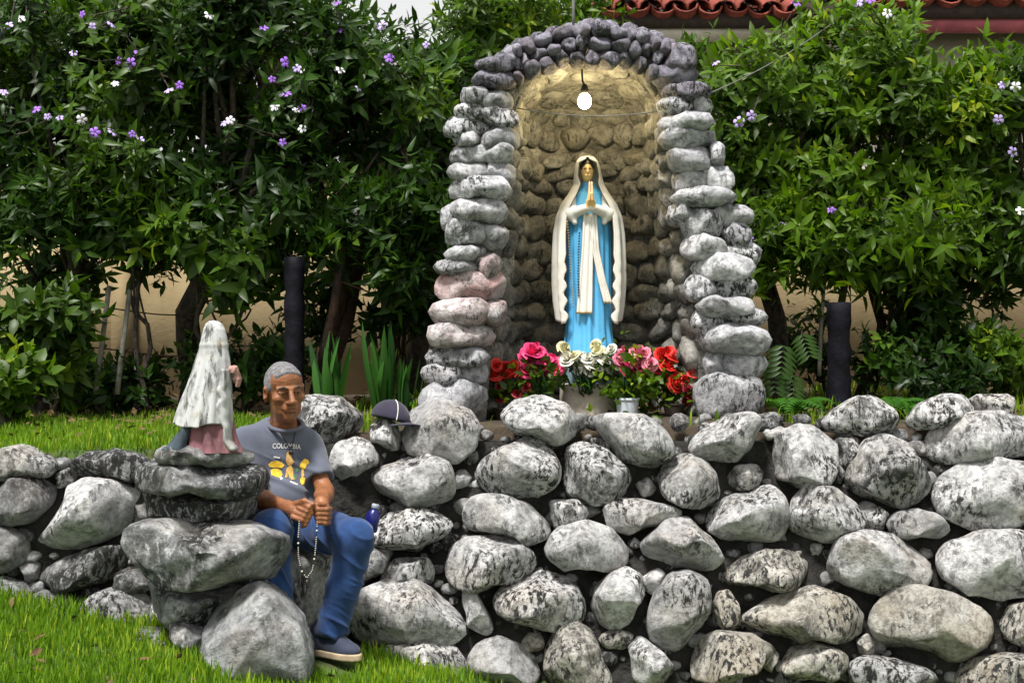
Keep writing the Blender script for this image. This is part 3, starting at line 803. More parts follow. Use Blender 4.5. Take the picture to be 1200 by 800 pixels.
# veil: covers back and sides, open in front; opening angle widens below the shoulders
rows = [(183.5, 1, 1, -2), (185, 8, 9, -2), (190, 12.5, 14, -2), (198, 14.5, 16, -1.5), (208, 16, 17, -1), (218, 18, 17, 0), (228, 24, 18, 0), (240, 32, 22, 0), (255, 38, 25, 0), (275, 40.5, 27, 0), (300, 41, 28, 0), (330, 40.5, 28, 0), (352, 39, 28, 0), (372, 36, 28, 0)]
L = np.array(lv(rows)); ss = np.linspace(0, 1, len(L)); nz = 90; nth = 110; t = np.linspace(0, 1, nz)
I = np.stack([np.interp(t, ss, L[:, c]) for c in range(5)], 1); V = []
yy = np.interp(t, ss, [r_[0] for r_ in rows])
for q in range(nz):
    op = np.interp(yy[q], [183, 188, 192, 208, 216, 226, 250, 300, 372], [0.0, .25, .86, .86, .62, .64, .78, .76, .80])
    u = np.linspace(0, 1, nth)
    zig = .11 * (2 * abs((yy[q] / 17.0) % 1 - .5) - .35) * np.clip((yy[q] - 292) / 20, 0, 1)
    th = op + zig + u * (2 * np.pi - 2 * op - 2 * zig)
    amp = np.clip((yy[q] - 225) / 110, 0, 1) * .09
    f_ = 1 + amp * np.cos(13 * th + .6 * np.sin(3 * th)) + .02 * np.clip((yy[q] - 230) / 60, 0, 1) * np.cos(27 * th)
    edge = np.minimum(u, 1 - u); f_ = f_ + .015 * np.exp(-(edge / .02) ** 2) * np.clip((yy[q] - 225) / 60, 0, 1)
    hem = .025 * np.cos(5 * th) * np.clip((yy[q] - 330) / 40, 0, 1) + .04 * np.clip((yy[q] - 300) / 70, 0, 1) * np.exp(-(edge / .05) ** 2)
    V.append(np.stack([I[q, 1] + I[q, 3] * f_ * np.sin(th), I[q, 2] - I[q, 4] * f_ * np.cos(th), I[q, 0] - hem], 1))
edgeL = np.array([v[0] for v in V]); edgeR = np.array([v[-1] for v in V])
V = np.concatenate(V); i, j = np.meshgrid(np.arange(nz - 1), np.arange(nth - 1), indexing='ij'); a = (i * nth + j).ravel()
veil = obj('veil', V, np.stack([a, a + 1, a + nth + 1, a + nth], 1), M_swhite, mary); solidify(veil, .006, 0)
m = MB(); m.tube(edgeL[14:], .0028, 5); m.tube(edgeR[14:], .0028, 5); m.build('gold_trim', M_trim, veil)
# head, neck, hair
hc = S(688, 201, -.012)
g = SDF(hc - .09, hc + .09, .0025)
g.ell(hc + (0, 0, .008), (.033, .040, .043), k=.01); g.ell(hc + (0, -.008, -.022), (.026, .030, .031), k=.012); g.cone(hc + (0, .012, -.03), hc + (0, .015, -.075), .018, .022, .012)
g.cone(hc + (0, -.042, .012), hc + (0, -.050, -.010), .0045, .0065, .006)
g.cone(hc + (-.010, -.040, -.026), hc + (.010, -.040, -.026), .0045, .0045, .004)
for s_ in (-1, 1): g.ell(hc + (s_ * .0135, -.044, .008), (.008, .007, .0055), k=.005, op='s')
V, f = g.mesh(); head = obj('head', V, f, M_sskin, mary)
d, f = ico(2)
for s_ in (-1, 1): obj('eye', hc + (s_ * .0135, -.0365, .008) + d * (.0058, .004, .0032), f, M_shair, head)
g = SDF(hc - .09, hc + .09, .003); g.ell(hc + (0, .003, .013), (.037, .042, .046), k=.01); g.ell(hc + (0, -.045, -.012), (.030, .035, .044), k=.008, op='s'); g.half((0, .35, -1), hc + (0, 0, .008))
V, f = g.mesh(); obj('hair', V, f, M_shair, head)
# sleeves and praying hands
hb = S(690.5, 246, -.125)
g = SDF(S(650, 275, -.25), S(732, 205, .15), .0035)
for s_ in (-1, 1):
    g.chain([S(690 + s_ * 19, 232, -.01), S(690 + s_ * 21.5, 252, -.05), hb + (s_ * .016, .012, 0)], [.028, .033, .021], .015)
    g.cone(S(690 + s_ * 21, 253, -.06), S(690 + s_ * 17, 262, -.07), .021, .014, .015)
V, f = g.mesh(); obj('sleeves', V, f, M_swhite, mary)
g = SDF(hb - .1, hb + (.1, .1, .2), .002)
for s_ in (-1, 1):
    g.cone(hb + (s_ * .016, .006, -.004), hb + (s_ * .011, -.004, .03), .014, .012, .008)
    g.ell(hb + (s_ * .0095, -.006, .042), (.0085, .019, .027), rotm(-14), .008)
    for q in range(4):
        o_ = (q - 1.5) * .0085; ln = [.062, .070, .066, .052][q]
        g.cone(hb + (s_ * .0075, -.010 + o_, .052), hb + (s_ * .0055, -.004 + o_ * .8, .056 + ln), .0062, .0042, .0025)
    g.cone(hb + (s_ * .008, -.024, .035), hb + (s_ * .004, -.031, .068), .0062, .0045, .004)
V, f = g.mesh(); obj('praying_hands', V, f, M_sskin, mary)
# sash tails, rosary
def front_y(py): return SD - np.interp(py, [228, 240, 260, 320, 360, 390, 420], [12, 15, 17, 18, 19, 20, 24]) * k
def ribbon(path, widths, name):
    V = []; n = 26; tt = np.linspace(0, 1, n); pt = np.array(path, float); s = np.linspace(0, 1, len(pt)); na = 9
    for q in tt:
        x = np.interp(q, s, pt[:, 0]); y = np.interp(q, s, pt[:, 1]); w = np.interp(q, s, widths)
        for e in np.linspace(-1, 1, na):
            p = S(x + e * w / 2, y); p[1] = front_y(y) - .014 - .006 * math.cos(e * 6.5); V.append(p)
    i, j = np.meshgrid(np.arange(n - 1), np.arange(na - 1), indexing='ij'); a = (i * na + j).ravel()
    o = obj(name, np.array(V), np.stack([a, a + na, a + na + 1, a + 1], 1), M_swhite, mary); solidify(o, .008, 0); return np.array(V).reshape(n, na, 3)
e1 = ribbon([(689, 252), (687, 300), (685, 340), (683.5, 368)], [12, 13, 16, 18], 'sash')
e2 = ribbon([(693, 252), (697, 295), (704, 330), (711, 356)], [9, 7, 8, 9], 'sash')
for e in (e1, e2):
    m = MB(); m.tube(e[-1] + (0, -.004, .006), .0035, 5); m.build('gold_trim', M_gold, mary)
def beads(pts, r, spacing, name, mat_, parent, sub=1):
    pts = np.array(pts); L = np.concatenate([[0], np.cumsum(np.linalg.norm(np.diff(pts, axis=0), axis=1))]); m = MB(); d, f = ico(sub)
    for s in np.arange(0, L[-1], spacing): m.add(np.array([np.interp(s, L, pts[:, c]) for c in range(3)]) + d * r, f)
    return m.build(name, mat_, parent)
pr = []
for y in np.linspace(275, 348, 20):
    p = S(678 - 1.5 * math.sin((y - 275) / 30), y); p[1] = front_y(y) - .026; pr.append(p)
beads(pr, .0055, .0135, 'rosary', M_dkbead, mary)
pr = []
for y in np.linspace(262, 360, 20):
    p = S(664 + (y - 262) * .07, y); p[1] = SD - .105 + .0 * y; pr.append(p)
beads(pr, .005, .014, 'rosary', M_gold, mary)
# plinth
def _conc():
    t = NT('rough_concrete'); v = t.coord(False); n = t.noise(v, 7, 8, .7); c = t.ramp(n, [(.3, (.30, .27, .22)), (.6, (.56, .51, .43))])
    t.bump(t.noise(v, 50, 5), .5, .006); return t.fin(c, .93)
M_conc = _conc()
pl = empty('statue_plinth', S(688, 492)); tag(pl, 'round grey concrete plinth with pale blue top under the praying statue', 'plinth')
th = lambda a: 1 + .01 * np.cos(3 * a)
V, f = loft([(S(0, y)[2], S(688, 0)[0], SD - .01, r_ * k, r_ * k) for y, r_ in ((498, 32), (494, 33), (452, 32), (450, 31), (449, 24), (449, .5))], 48, nz=40)
obj('drum', V, f, M_conc, pl)
M_paleblue = glazed('pale_blue_base_paint', (.34, .50, .62), (.2, .2, .2), .4, .6)
V, f = loft([(S(0, y)[2], S(690, 0)[0], SD - .005, r_ * k, r_ * k * .9) for y, r_ in ((450, 25), (446, 26), (424, 30), (420, 31), (417, 30), (416, 1))], 40, lambda a, t: 1 + .03 * np.cos(5 * a), nz=40)
obj('painted_base', V, f, M_paleblue, pl)

# ---- kneeling statue seen from behind
KD = 5.44; kk = KD / F
def K(px, py, dy=0.0): p = P(px, py, KD); p[1] += dy; return p
kn = empty('kneeling_statue', K(242, 527)); tag(kn, 'weathered kneeling figure statue in whitish veil and mauve dress on the rock pedestal', 'statue')
def weath(name, col, dark, amt, sc=1.0):
    t = NT(name); v = t.coord(False, (1, 1, .22)); n = t.noise(v, 34, 7, .7, .2); n2 = t.noise(t.coord(False), 9, 6, .65)
    c = t.mix(t.math('MULTIPLY', t.ramp(n, [(.50, 0), (.62, 1)]), amt), col, dark); c = t.mix(t.ramp(n2, [(.48, 0), (.64, .6)]), c, tuple(x * .35 for x in col))
    c = t.mix(t.ramp(t.noise(t.coord(False), 14, 5, .6), [(.6, 0), (.72, .4)]), c, (.35, .27, .13))
    t.bump(t.noise(v, 40, 5), .4, .004); return t.fin(c, .75)
M_kveil = weath('weathered_white_paint', (.47, .48, .48), (.04, .04, .036), .95)
M_kdress = weath('faded_mauve_paint', (.24, .10, .12), (.07, .03, .04), .6)
M_knavy = weath('faded_navy_paint', (.03, .05, .07), (.01, .01, .01), .5)
rows = [(375.3, 250, .5), (376, 250, 5), (379, 250.5, 9.5), (386, 251, 13), (396, 251, 15.2), (408, 250.5, 17), (420, 249.5, 20), (436, 248, 23), (452, 245.5, 26), (468, 242.5, 29.5), (484, 240, 32.5), (497, 238.5, 34.5)]
nz, nth = 90, 150; ss = np.linspace(0, 1, len(rows)); t = np.linspace(0, 1, nz); A = np.array(rows); V = []
I = np.stack([np.interp(t, ss, A[:, c]) for c in range(3)], 1)
th = np.linspace(-np.pi, np.pi, nth, endpoint=False)
for q in range(nz):
    y, cx, hw = I[q]; am = np.clip((y - 404) / 40, 0, 1)
    g_ = np.cos(13 * th + .9 * np.sin(2 * th)) * .8 + np.cos(7 * th + 1.3) * .2
    band = .05 * np.exp(-((y - 404) / 2.5) ** 2)
    fo = 1 + am * (.042 * np.sign(g_) * np.abs(g_) ** .7) + band
    hem = np.clip((y - 455) / 42, 0, 1) * (2.4 * np.cos(3 * th + 1) + .8 * np.cos(9 * th) + 7 * np.clip(np.sin(th - .5), 0, 1) ** 3)
    c0 = K(cx, y)
    V.append(np.stack([c0[0] + hw * kk * fo * np.sin(th), KD - hw * kk * .86 * fo * np.cos(th), c0[2] - hem * kk], 1))
V = np.concatenate(V); i, j = np.meshgrid(np.arange(nz - 1), np.arange(nth), indexing='ij'); a = (i * nth + j).ravel(); b = (i * nth + (j + 1) % nth).ravel()
kv = obj('veil', V, np.stack([a, a + nth, b + nth, b], 1)[:, ::-1], M_kveil, kn); solidify(kv, .012, 1)
def kfold(th, t): g_ = np.cos(7 * th + 2 * np.sin(th)) ; return 1 + .08 * np.sign(g_) * np.abs(g_) ** .6
V, f = loft([(K(0, y)[2], K(x, 0)[0], KD, w * kk, w * .8 * kk) for y, x, w in ((529, 250, 33), (522, 249, 31), (508, 247, 28), (490, 246, 26), (465, 246, 20))], 120, kfold, nz=40)
obj('dress', V, f, M_kdress, kn)
g = SDF(K(185, 540, -.2), K(235, 485, .2), .004); g.cone(K(222, 500, .0), K(206, 524, -.03), .022, .026, .02); g.cone(K(222, 502, -.06), K(214, 525, -.07), .018, .024, .015); g.ell(K(200, 526, -.03), (.03, .045, .014), k=.015); g.cone(K(222, 505, .05), K(208, 525, .05), .02, .03, .02)
V, f = g.mesh(); obj('under_skirt', V, f, M_knavy, kn)
# hanging veil end on the right with cascading folds
V = []; nn = 40
for q in np.linspace(0, 1, nn):
    y = 432 + q * 94; zg = (2 * abs((y / 19.0) % 1 - .5)) * np.clip((y - 440) / 15, 0, 1) * np.clip((500 - y) / 20, 0, 1)
    xr = np.interp(y, [432, 450, 490, 515, 526], [270, 272, 271, 273, 281]); xl = xr - np.interp(y, [432, 450, 485, 500, 526], [6, 9 + 0, 11, 6, 9]) - 7 * zg
    for e in np.linspace(0, 1, 8): V.append(K(xl + (xr - xl) * e, y, -.035 - .035 * math.sin(e * 3.1) - .01 * (1 - e)))
i, j = np.meshgrid(np.arange(nn - 1), np.arange(7), indexing='ij'); a = (i * 8 + j).ravel()
o = obj('veil_end', np.array(V), np.stack([a, a + 8, a + 9, a + 1], 1), M_kveil, kn); solidify(o, .012, 0)
g = SDF(K(262, 462, -.12), K(290, 418, .12), .0025)
g.cone(K(264, 436, 0), K(275, 432, -.01), .022, .014, .01); g.ell(K(277, 440, -.01), (.012, .02, .03), rotm(0, 8), .008)
for q in range(4): g.chain([K(278, 437, -.02 + q * .011), K(280.5, 444, -.02 + q * .011), K(278.5, 452, -.018 + q * .010)], [.008, .0075, .006], .003)
g.cone(K(275, 436, -.03), K(279, 430, -.035), .008, .006, .004)
V, f = g.mesh(); obj('clasped_hands', V, f, weath('faded_skin_paint', (.42, .24, .20), (.2, .1, .1), .4), kn)
# ------------------------------------------------------------ seated man
def vnormals(V, Fq):
    n = np.cross(V[Fq[:, 2]] - V[Fq[:, 0]], V[Fq[:, 3]] - V[Fq[:, 1]]) if Fq.shape[1] == 4 else np.cross(V[Fq[:, 1]] - V[Fq[:, 0]], V[Fq[:, 2]] - V[Fq[:, 0]])
    N = np.zeros_like(V)
    for c in range(Fq.shape[1]): np.add.at(N, Fq[:, c], n)
    return N / (np.linalg.norm(N, axis=1)[:, None] + 1e-12)
def relax(V, Fq, it=2, lam=.5):
    E = np.concatenate([np.stack([Fq[:, i], Fq[:, (i + 1) % Fq.shape[1]]], 1) for i in range(Fq.shape[1])]); E = np.concatenate([E, E[:, ::-1]])
    cnt = np.bincount(E[:, 0], minlength=len(V))[:, None]
    for _ in range(it):
        S_ = np.stack([np.bincount(E[:, 0], weights=V[E[:, 1], c], minlength=len(V)) for c in range(3)], 1)
        V = V + lam * (S_ / np.maximum(cnt, 1) - V)
    return V
def _skin():
    t = NT('tanned_skin'); v = t.coord(False); n = t.noise(v, 22, 6, .65); c = t.ramp(n, [(.3, (.15, .055, .022)), (.55, (.27, .105, .042)), (.8, (.36, .15, .065))])
    n1 = t.bump(t.noise(v, 120, 4, .7), .35, .003); vw = t.coord(False, (1, 1, 3.2)); t.bump(t.noise(vw, 26, 5, .65, .6), .55, .007, n1)
    c = t.mix(t.ramp(t.noise(v, 60, 5, .7), [(.5, 0), (.7, .35)]), c, (.20, .06, .022)); return t.fin(c, .46, Subsurface_Weight=.12, Subsurface_Radius=(.01, .004, .002), Subsurface_Scale=.5)
def _cloth(name, c0, c1, weave=380, bump=.25, rough=.9, sc=9):
    t = NT(name); v = t.coord(False); n = t.noise(v, sc, 6, .65); c = t.ramp(n, [(.3, c0), (.7, c1)])
    t.bump(t.noise(v, weave, 2, .6), bump, .002); return t.fin(c, rough, Sheen_Weight=.15)
M_skin = _skin()
M_shirt = _cloth('slate_grey_jersey', (.070, .080, .115), (.105, .118, .158))
M_jeans = _cloth('blue_denim', (.003, .020, .085), (.016, .065, .21), 300, .5, .95, 10)
M_hair = _cloth('grey_hair', (.03, .028, .033), (.24, .235, .25), 260, 1.0, .6, 75)
M_brow = simple('grey_eyebrow', (.06, .04, .03), .8, .4, 90)
M_shoe = _cloth('navy_shoe_canvas', (.012, .018, .04), (.03, .04, .075), 300, .3, .8)
M_sole = simple('tan_rubber_sole', (.46, .36, .24), .8, .3, 20)
M_eyew = simple('eye_white', (.13, .09, .07), .3, .1, 20); M_iris = simple('dark_iris', (.012, .008, .006), .2, .1, 20)

man = empty('person', P(395, 764, 5.66)); tag(man, 'seated man in grey t-shirt, blue jeans and dark shoes holding a rosary', 'person'); man['kind'] = 'thing'
MT = rotm(0, 0, 14)
H = P(333.5, 459, 5.86); HR = rotm(4, -4, 25)       # head: turned a little to its left, slightly tilted
def h(x, y, z): return H + HR @ np.array([x, y, z])
j = dict(neck=P(332, 506, 5.93), chest=P(325, 540, 5.96), waist=P(326, 590, 5.99), rs=P(289, 519, 5.88), ls=P(361, 523, 5.98), re=P(292, 580, 5.78), le=P(381, 576, 5.86),
         rw=P(337, 594, 5.585), lw=P(377, 589, 5.62), rh=P(313, 617, 5.99), lh=P(347, 617, 6.02), rk=P(317, 621, 5.58), lk=P(415, 629, 5.68), ra=P(327, 742, 5.66), la=P(390, 741, 5.72))
lo = np.array([-1.16, 5.40, .0]); hi = np.array([-.55, 6.2, 1.32])
b = SDF(lo, hi, .0033)
# head
b.ell(h(0, .012, .032), (.073, .092, .086), HR, .02); b.ell(h(0, -.014, -.045), (.051, .074, .070), HR, .03)
b.ell(h(0, -.056, -.098), (.027, .026, .022), HR, .025); b.ell(h(0, -.045, .055), (.062, .045, .05), HR, .02)
for s in (-1, 1):
    b.ell(h(s * .044, -.055, -.018), (.024, .026, .022), HR, .02)               # cheekbone
    b.ell(h(s * .036, -.040, -.066), (.016, .028, .028), HR, .02)               # jowl
    b.cone(h(s * .012, -.088, .020), h(s * .046, -.072, .021), .0085, .0075, .012)   # brow ridge
    b.ell(h(s * .031, -.092, .003), (.018, .017, .012), HR, .012, 's')         # socket
    b.ell(h(s * .031, -.0715, .004), (.0155, .0135, .0125), HR, .003)           # eyeball under lids
    b.cone(h(s * .019, -.083, .0095), h(s * .044, -.076, .0075), .0055, .0052, .004)  # upper lid
    b.cone(h(s * .020, -.081, -.006), h(s * .043, -.075, -.005), .004, .004, .006)   # bag
    b.cone(h(s * .023, -.094, -.030), h(s * .033, -.078, -.068), .006, .007, .008, 's')  # fold beside the mouth
    b.ell(h(s * .015, -.098, -.033), (.0105, .012, .009), HR, .006)
    b.ell(h(s * .076, .012, -.004), (.012, .021, .036), HR @ rotm(0, 0, s * 28), .006); b.ell(h(s * .083, .004, -.002), (.006, .009, .018), HR, .006, 's')
b.cone(h(0, -.086, .018), h(0, -.114, -.030), .0085, .0135, .010); b.ell(h(0, -.111, -.033), (.014, .013, .0105), HR, .006)
b.ell(h(0, -.076, -.056), (.030, .022, .020), HR, .014)                          # muzzle
b.chain([h(-.024, -.084, -.063), h(0, -.0875, -.0575), h(.024, -.084, -.063)], [.0045, .0055, .0045], .005); b.cone(h(-.016, -.086, -.069), h(.016, -.086, -.069), .0062, .0062, .006)
b.chain([h(-.026, -.092, -.0675), h(0, -.096, -.0625), h(.026, -.092, -.0675)], [.0030, .0034, .0030], .003, 's')
b.cone(h(-.015, -.086, -.082), h(.015, -.086, -.082), .004, .004, .008, 's')
for q in range(3): b.cone(h(-.032, -.098, .044 + q * .014), h(.032, -.098, .044 + q * .014), .003, .003, .006, 's')
b.cone(h(0, .028, -.055), j['neck'], .050, .058, .03); b.cone(h(0, -.02, -.08), j['neck'] + (0, -.02, .005), .03, .035, .03)
# trunk, arms, legs (mostly under the clothes)
b.cone(j['neck'] + (0, .02, -.01), j['chest'] + (0, .02, 0), .06, .085, .03); b.cone(j['chest'] + (0, .02, 0), j['waist'], .085, .09, .03)
for a_, e_, w_ in (('rs', 're', 'rw'), ('ls', 'le', 'lw')):
    mid = (j[e_] * .62 + j[w_] * .38)
    b.chain([j['chest'] * .3 + j[a_] * .7, j[a_], j[e_], mid, j[w_]], [.035, .040, .034, .036, .024], .02)
b.chain([j['waist'], j['rh'], j['rk'], j['ra']], [.11, .07, .05, .035], .03); b.chain([j['waist'], j['lh'], j['lk'], j['la']], [.11, .07, .05, .035], .03)
# hands
rp = P(347, 597.5, 5.55); b.ell(rp, (.036, .022, .03), rotm(0, 18, 20), .014); b.cone(j['rw'], rp, .027, .026, .014)
for q in range(4):
    b.chain([P(354 - q * 3.6, 590 + q * 5.0, 5.525), P(362 - q * 2.6, 594 + q * 5.0, 5.502), P(365 - q * 2.4, 601 + q * 4.6, 5.508), P(360 - q * 2, 606 + q * 3.6, 5.525)], [.0105, .0098, .009, .0076], .0045)
b.chain([P(346, 590, 5.54), P(357, 586.5, 5.515), P(367, 590.5, 5.505)], [.0125, .0105, .0085], .006)
lp = P(379, 601, 5.575); b.ell(lp, (.030, .024, .036), rotm(0, -6, -14), .014); b.cone(j['lw'], lp, .028, .027, .014)
for q in range(4):
    b.chain([P(387 - q * .6, 596 + q * 5.3, 5.555), P(383 - q * .5, 596.5 + q * 5.4, 5.522), P(373 + q * .6, 596.5 + q * 5.2, 5.512), P(367.5 + q * 1.4, 598 + q * 4.6, 5.528)], [.0105, .0100, .0092, .0078], .0045)
b.chain([P(379, 591, 5.56), P(372, 591, 5.53), P(366.5, 594, 5.512)], [.0120, .0100, .0082], .006)
V, f = b.mesh(); V = relax(V, f, 1, .4)
body = obj('body', V, f, M_skin, man)
# hair, brows, eyes
g = SDF(H - .17, H + .17, .003)
g.ell(h(0, .016, .034), (.0765, .096, .0905), HR, .01); g.ell(h(0, -.052, .062), (.058, .04, .047), HR, .02)
g.ell(h(0, -.088, .000), (.071, .066, .076), HR, .018, 's')
g.half(HR @ np.array([0, -.75, -1]), h(0, -.02, .006), .01)
for s in (-1, 1): g.ell(h(s * .084, .012, -.010), (.026, .026, .036), HR, .008, 's')
g.half(HR @ np.array([0, -1, -.35]), h(0, -.079, .04), .02)
V, f = g.mesh(); N = vnormals(V, f); rgm = np.random.default_rng(9); V = V + N * (.0009 * waves(V * 120, rgm, 1.0, 3, 6))[:, None]
hair_o = obj('hair', V, f, M_hair, man); HV, HN = V, N
for s in (-1, 1):
    g = SDF(H - .15, H + .15, .003); g.chain([h(s * .014, -.0975, .0235), h(s * .030, -.0925, .0285), h(s * .047, -.077, .024)], [.0042, .005, .0035], .004)
    V, f = g.mesh(); obj('eyebrow', V, f, M_brow, man)
    d, f = ico(3)
    ey = obj('eye', h(s * .031, -.0745, .002) + (d * (.0115, .0115, .0058)) @ HR.T, f, M_eyew, man)
    obj('iris', h(s * .031 + .001, -.0838, .002) + (d * (.0058, .0035, .0050)) @ HR.T, f, M_iris, ey)
g = SDF(H - .15, H + .15, .0026); g.chain([h(-.023, -.0865, -.0625), h(0, -.0895, -.0570), h(.023, -.0865, -.0625)], [.0035, .0050, .0035], .004); g.chain([h(-.019, -.0865, -.0675), h(0, -.0895, -.0690), h(.019, -.0865, -.0675)], [.0035, .0058, .0035], .004); V, f = g.mesh(); obj('lips', V, f, simple('dull_lip_skin', (.25, .085, .06), .5, .3, 60), man)
# t-shirt
g = SDF((-1.2, 5.55, .5), (-.6, 6.25, 1.12), .005)
g.ell(j['chest'] + (-.0, .0, .02), (.165, .125, .15), MT, .03); g.ell(P(328, 583, 5.925), (.155, .150, .115), MT, .06); g.ell(P(326, 602, 5.96), (.160, .14, .08), MT, .04)
g.chain([j['rs'] + (.01, .01, -.005), P(332, 507, 5.955), j['ls'] + (-.01, .01, -.005)], [.062, .075, .062], .04)
for a_, e_, q in (('rs', 're', .62), ('ls', 'le', .64)):
    e = j[a_] + (j[e_] - j[a_]) * q; g.cone(j[a_], e, .066, .060, .03)
    n = (j[e_] - j[a_]); n /= np.linalg.norm(n)
    g.ell(e + n * .075, (.085, .085, .075), None, .004, 's')
g.ell(P(335, 492.5, 5.90), (.069, .074, .042), rotm(-16, 0, 14), .008, 's')
V, f = g.mesh(); V = relax(V, f, 2); N = vnormals(V, f); rgm = np.random.default_rng(21)
# cloth folds: diagonal creases over the belly, ripples at the arm pits
Q = (V - j['chest']) @ MT
cre = np.sin(Q[:, 2] * 62 + Q[:, 0] * 26 + 2.2 * waves(V * 9, rgm, 1, 2, 4)); msk = np.clip((.06 - Q[:, 2]) / .12, 0, 1)
rd = 1 - np.abs(np.sin(Q[:, 2] * 24 + Q[:, 0] * 18 + 3.5 * waves(V * 10, rgm, 1, 2, 5)))
V = V + N * (.010 * rd ** 4 * np.clip(.4 + waves(V * 12, rgm, 1, 2, 5), 0, 1) + .010 * np.maximum(cre, -.2) ** 3 * msk + .007 * waves(V * 20, rgm, 1.0, 3, 5))[:, None]
shirt = obj('t_shirt', V, f, M_shirt, man)
shirt_bvh = BVHTree.FromPolygons([tuple(v) for v in V], [tuple(int(i) for i in q) for q in f])
m = MB(); aa = np.linspace(0, 2 * np.pi, 40)
ring = np.array([P(334.5, 496.5, 5.905) + MT @ np.array([.071 * math.cos(q), .074 * math.sin(q), .016 * math.sin(q) * 1.6]) for q in aa]); m.tube(ring, .0085, 8, False); m.build('collar', M_shirt, man)
# jeans
g = SDF((-1.15, 5.42, .03), (-.55, 6.25, .75), .005)
g.ell(P(330, 612, 6.0), (.165, .14, .10), MT, .04)
g.chain([j['rh'], j['rk'] + (0, 0, .0)], [.098, .076], .05); g.chain([j['rk'], (j['rk'] + j['ra']) / 2, j['ra'] + (0, 0, .03)], [.076, .067, .062], .03)
g.chain([j['lh'], j['lk']], [.098, .079], .05); g.chain([j['lk'], (j['lk'] + j['la']) / 2, j['la'] + (0, 0, .015)], [.077, .066, .062], .03)
for q in ('ra', 'la'): g.ell(j[q] + (0, 0, -.075), (.10, .10, .082), None, .004, 's')
V, f = g.mesh(); V = relax(V, f, 2); N = vnormals(V, f); rgm = np.random.default_rng(31)
dk = np.minimum(np.linalg.norm(V - j['lk'], axis=1), np.linalg.norm(V - j['rk'], axis=1)); da = np.minimum(np.linalg.norm(V - j['la'], axis=1), np.linalg.norm(V - j['ra'], axis=1))
cr = np.sin(V[:, 2] * 85 + V[:, 0] * 60 + V[:, 1] * 30 + 5.5 * waves(V * 16, rgm, 1, 2, 4)) * np.clip(.6 + 1.1 * waves(V * 22, rgm, 1, 2, 5), 0, 1.3)
rd = 1 - np.abs(np.sin(V[:, 2] * 34 + V[:, 0] * 28 - V[:, 1] * 16 + 3.5 * waves(V * 13, rgm, 1, 2, 5)))
V = V + N * (.013 * rd ** 4 * np.clip(.5 + waves(V * 15, rgm, 1, 2, 5), 0, 1) + .014 * np.maximum(cr, -.3) ** 3 * (np.clip(1 - da / .24, 0, 1) + .5 * np.clip(1 - np.abs(dk - .16) / .12, 0, 1)) + .009 * waves(V * 17, rgm, 1.0, 3, 5))[:, None]
obj('jeans', V, f, M_jeans, man)
# shoes
def shoe(heel, toe, ank):
    d = toe - heel; d[2] = 0; L_ = np.linalg.norm(d); d /= L_; s = np.cross(d, (0, 0, 1)); B = np.stack([s, d, np.array([0, 0, 1.])], 1); z0 = min(heel[2], toe[2])
    def q(x, y, z): return np.array([heel[0], heel[1], z0]) + B @ np.array([x, y, z])
    g = SDF(q(0, .13, .05) - .24, q(0, .13, .05) + .24, .004)
    g.cone(q(0, .05, .05), q(0, .12, .045), .042, .042, .02); g.ell(q(0, .19, .032), (.043, .075, .036), B, .03); g.cone(q(0, .055, .05), q(0, .06, .095), .043, .045, .02); g.cone(q(0, .09, .075), q(0, .17, .055), .03, .028, .03)
    g.half((0, 0, -1), q(0, 0, .018), .004)
    V, f = g.mesh(); o = obj('shoe', V, f, M_shoe, man)
    g = SDF(q(0, .13, .02) - .2, q(0, .13, .02) + .2, .004)
    g.ell(q(0, .19, .01), (.047, .082, .6), B, .0); g.ell(q(0, .07, .01), (.042, .078, .6), B, .05); g.half((0, 0, 1), q(0, 0, .024), .004); g.half((0, 0, -1), q(0, 0, -.004), .004)
    V, f = g.mesh(); obj('sole', V, f, M_sole, o)
    m = MB()
    for k_ in range(4): m.tube([q(-.024, .105 + k_ * .017, .098 - k_ * .0115), q(0, .108 + k_ * .017, .1065 - k_ * .012), q(.024, .105 + k_ * .017, .098 - k_ * .0115)], .003, 5)
    m.build('laces', M_shoe, o)
shoe(P(364, 763, 5.79), P(425, 763, 5.62), j['la'])
shoe(P(318, 760, 5.72), P(338, 765, 5.50), j['ra'])
# print on the shirt
from mathutils.geometry import tessellate_polygon
def drape(V2, off=.0025):
    out = []
    for x, y in V2:
        d = Vector(P(x, y, 1.0) - np.array([0, 0, CZ])).normalized(); hit = shirt_bvh.ray_cast(Vector((0, 0, CZ)), d)
        p = hit[0] - d * off if hit[0] is not None else Vector(P(x, y, 5.8)); out.append(p[:])
    return np.array(out)
def patch(polys, name, mat_):
    import bmesh
    bm = bmesh.new()
    for poly in polys:
        vs_ = [bm.verts.new((x, y, 0)) for x, y in poly]
        for t_ in tessellate_polygon([[Vector((x, y, 0)) for x, y in poly]]): bm.faces.new([vs_[i_] for i_ in t_])
    bmesh.ops.subdivide_edges(bm, edges=bm.edges[:], cuts=2, use_grid_fill=True); bmesh.ops.triangulate(bm, faces=bm.faces[:])
    bm.verts.index_update(); V2 = [(v.co.x, v.co.y) for v in bm.verts]; f = np.array([[v.index for v in q.verts] for q in bm.faces]); bm.free()
    W = drape(V2); N_ = np.cross(W[f[:, 1]] - W[f[:, 0]], W[f[:, 2]] - W[f[:, 0]]); fl = N_[:, 1] > 0; f[fl] = f[fl][:, ::-1]
    return obj(name, W, f, mat_, shirt)
M_yel = simple('yellow_print', (.75, .48, .03), .8, .3, 60); M_tan = simple('tan_print', (.60, .36, .12), .8, .4, 60); M_whp = simple('white_print', (.72, .70, .66), .8, .2, 60); M_grp = simple('green_print', (.07, .20, .08), .8, .3, 60)
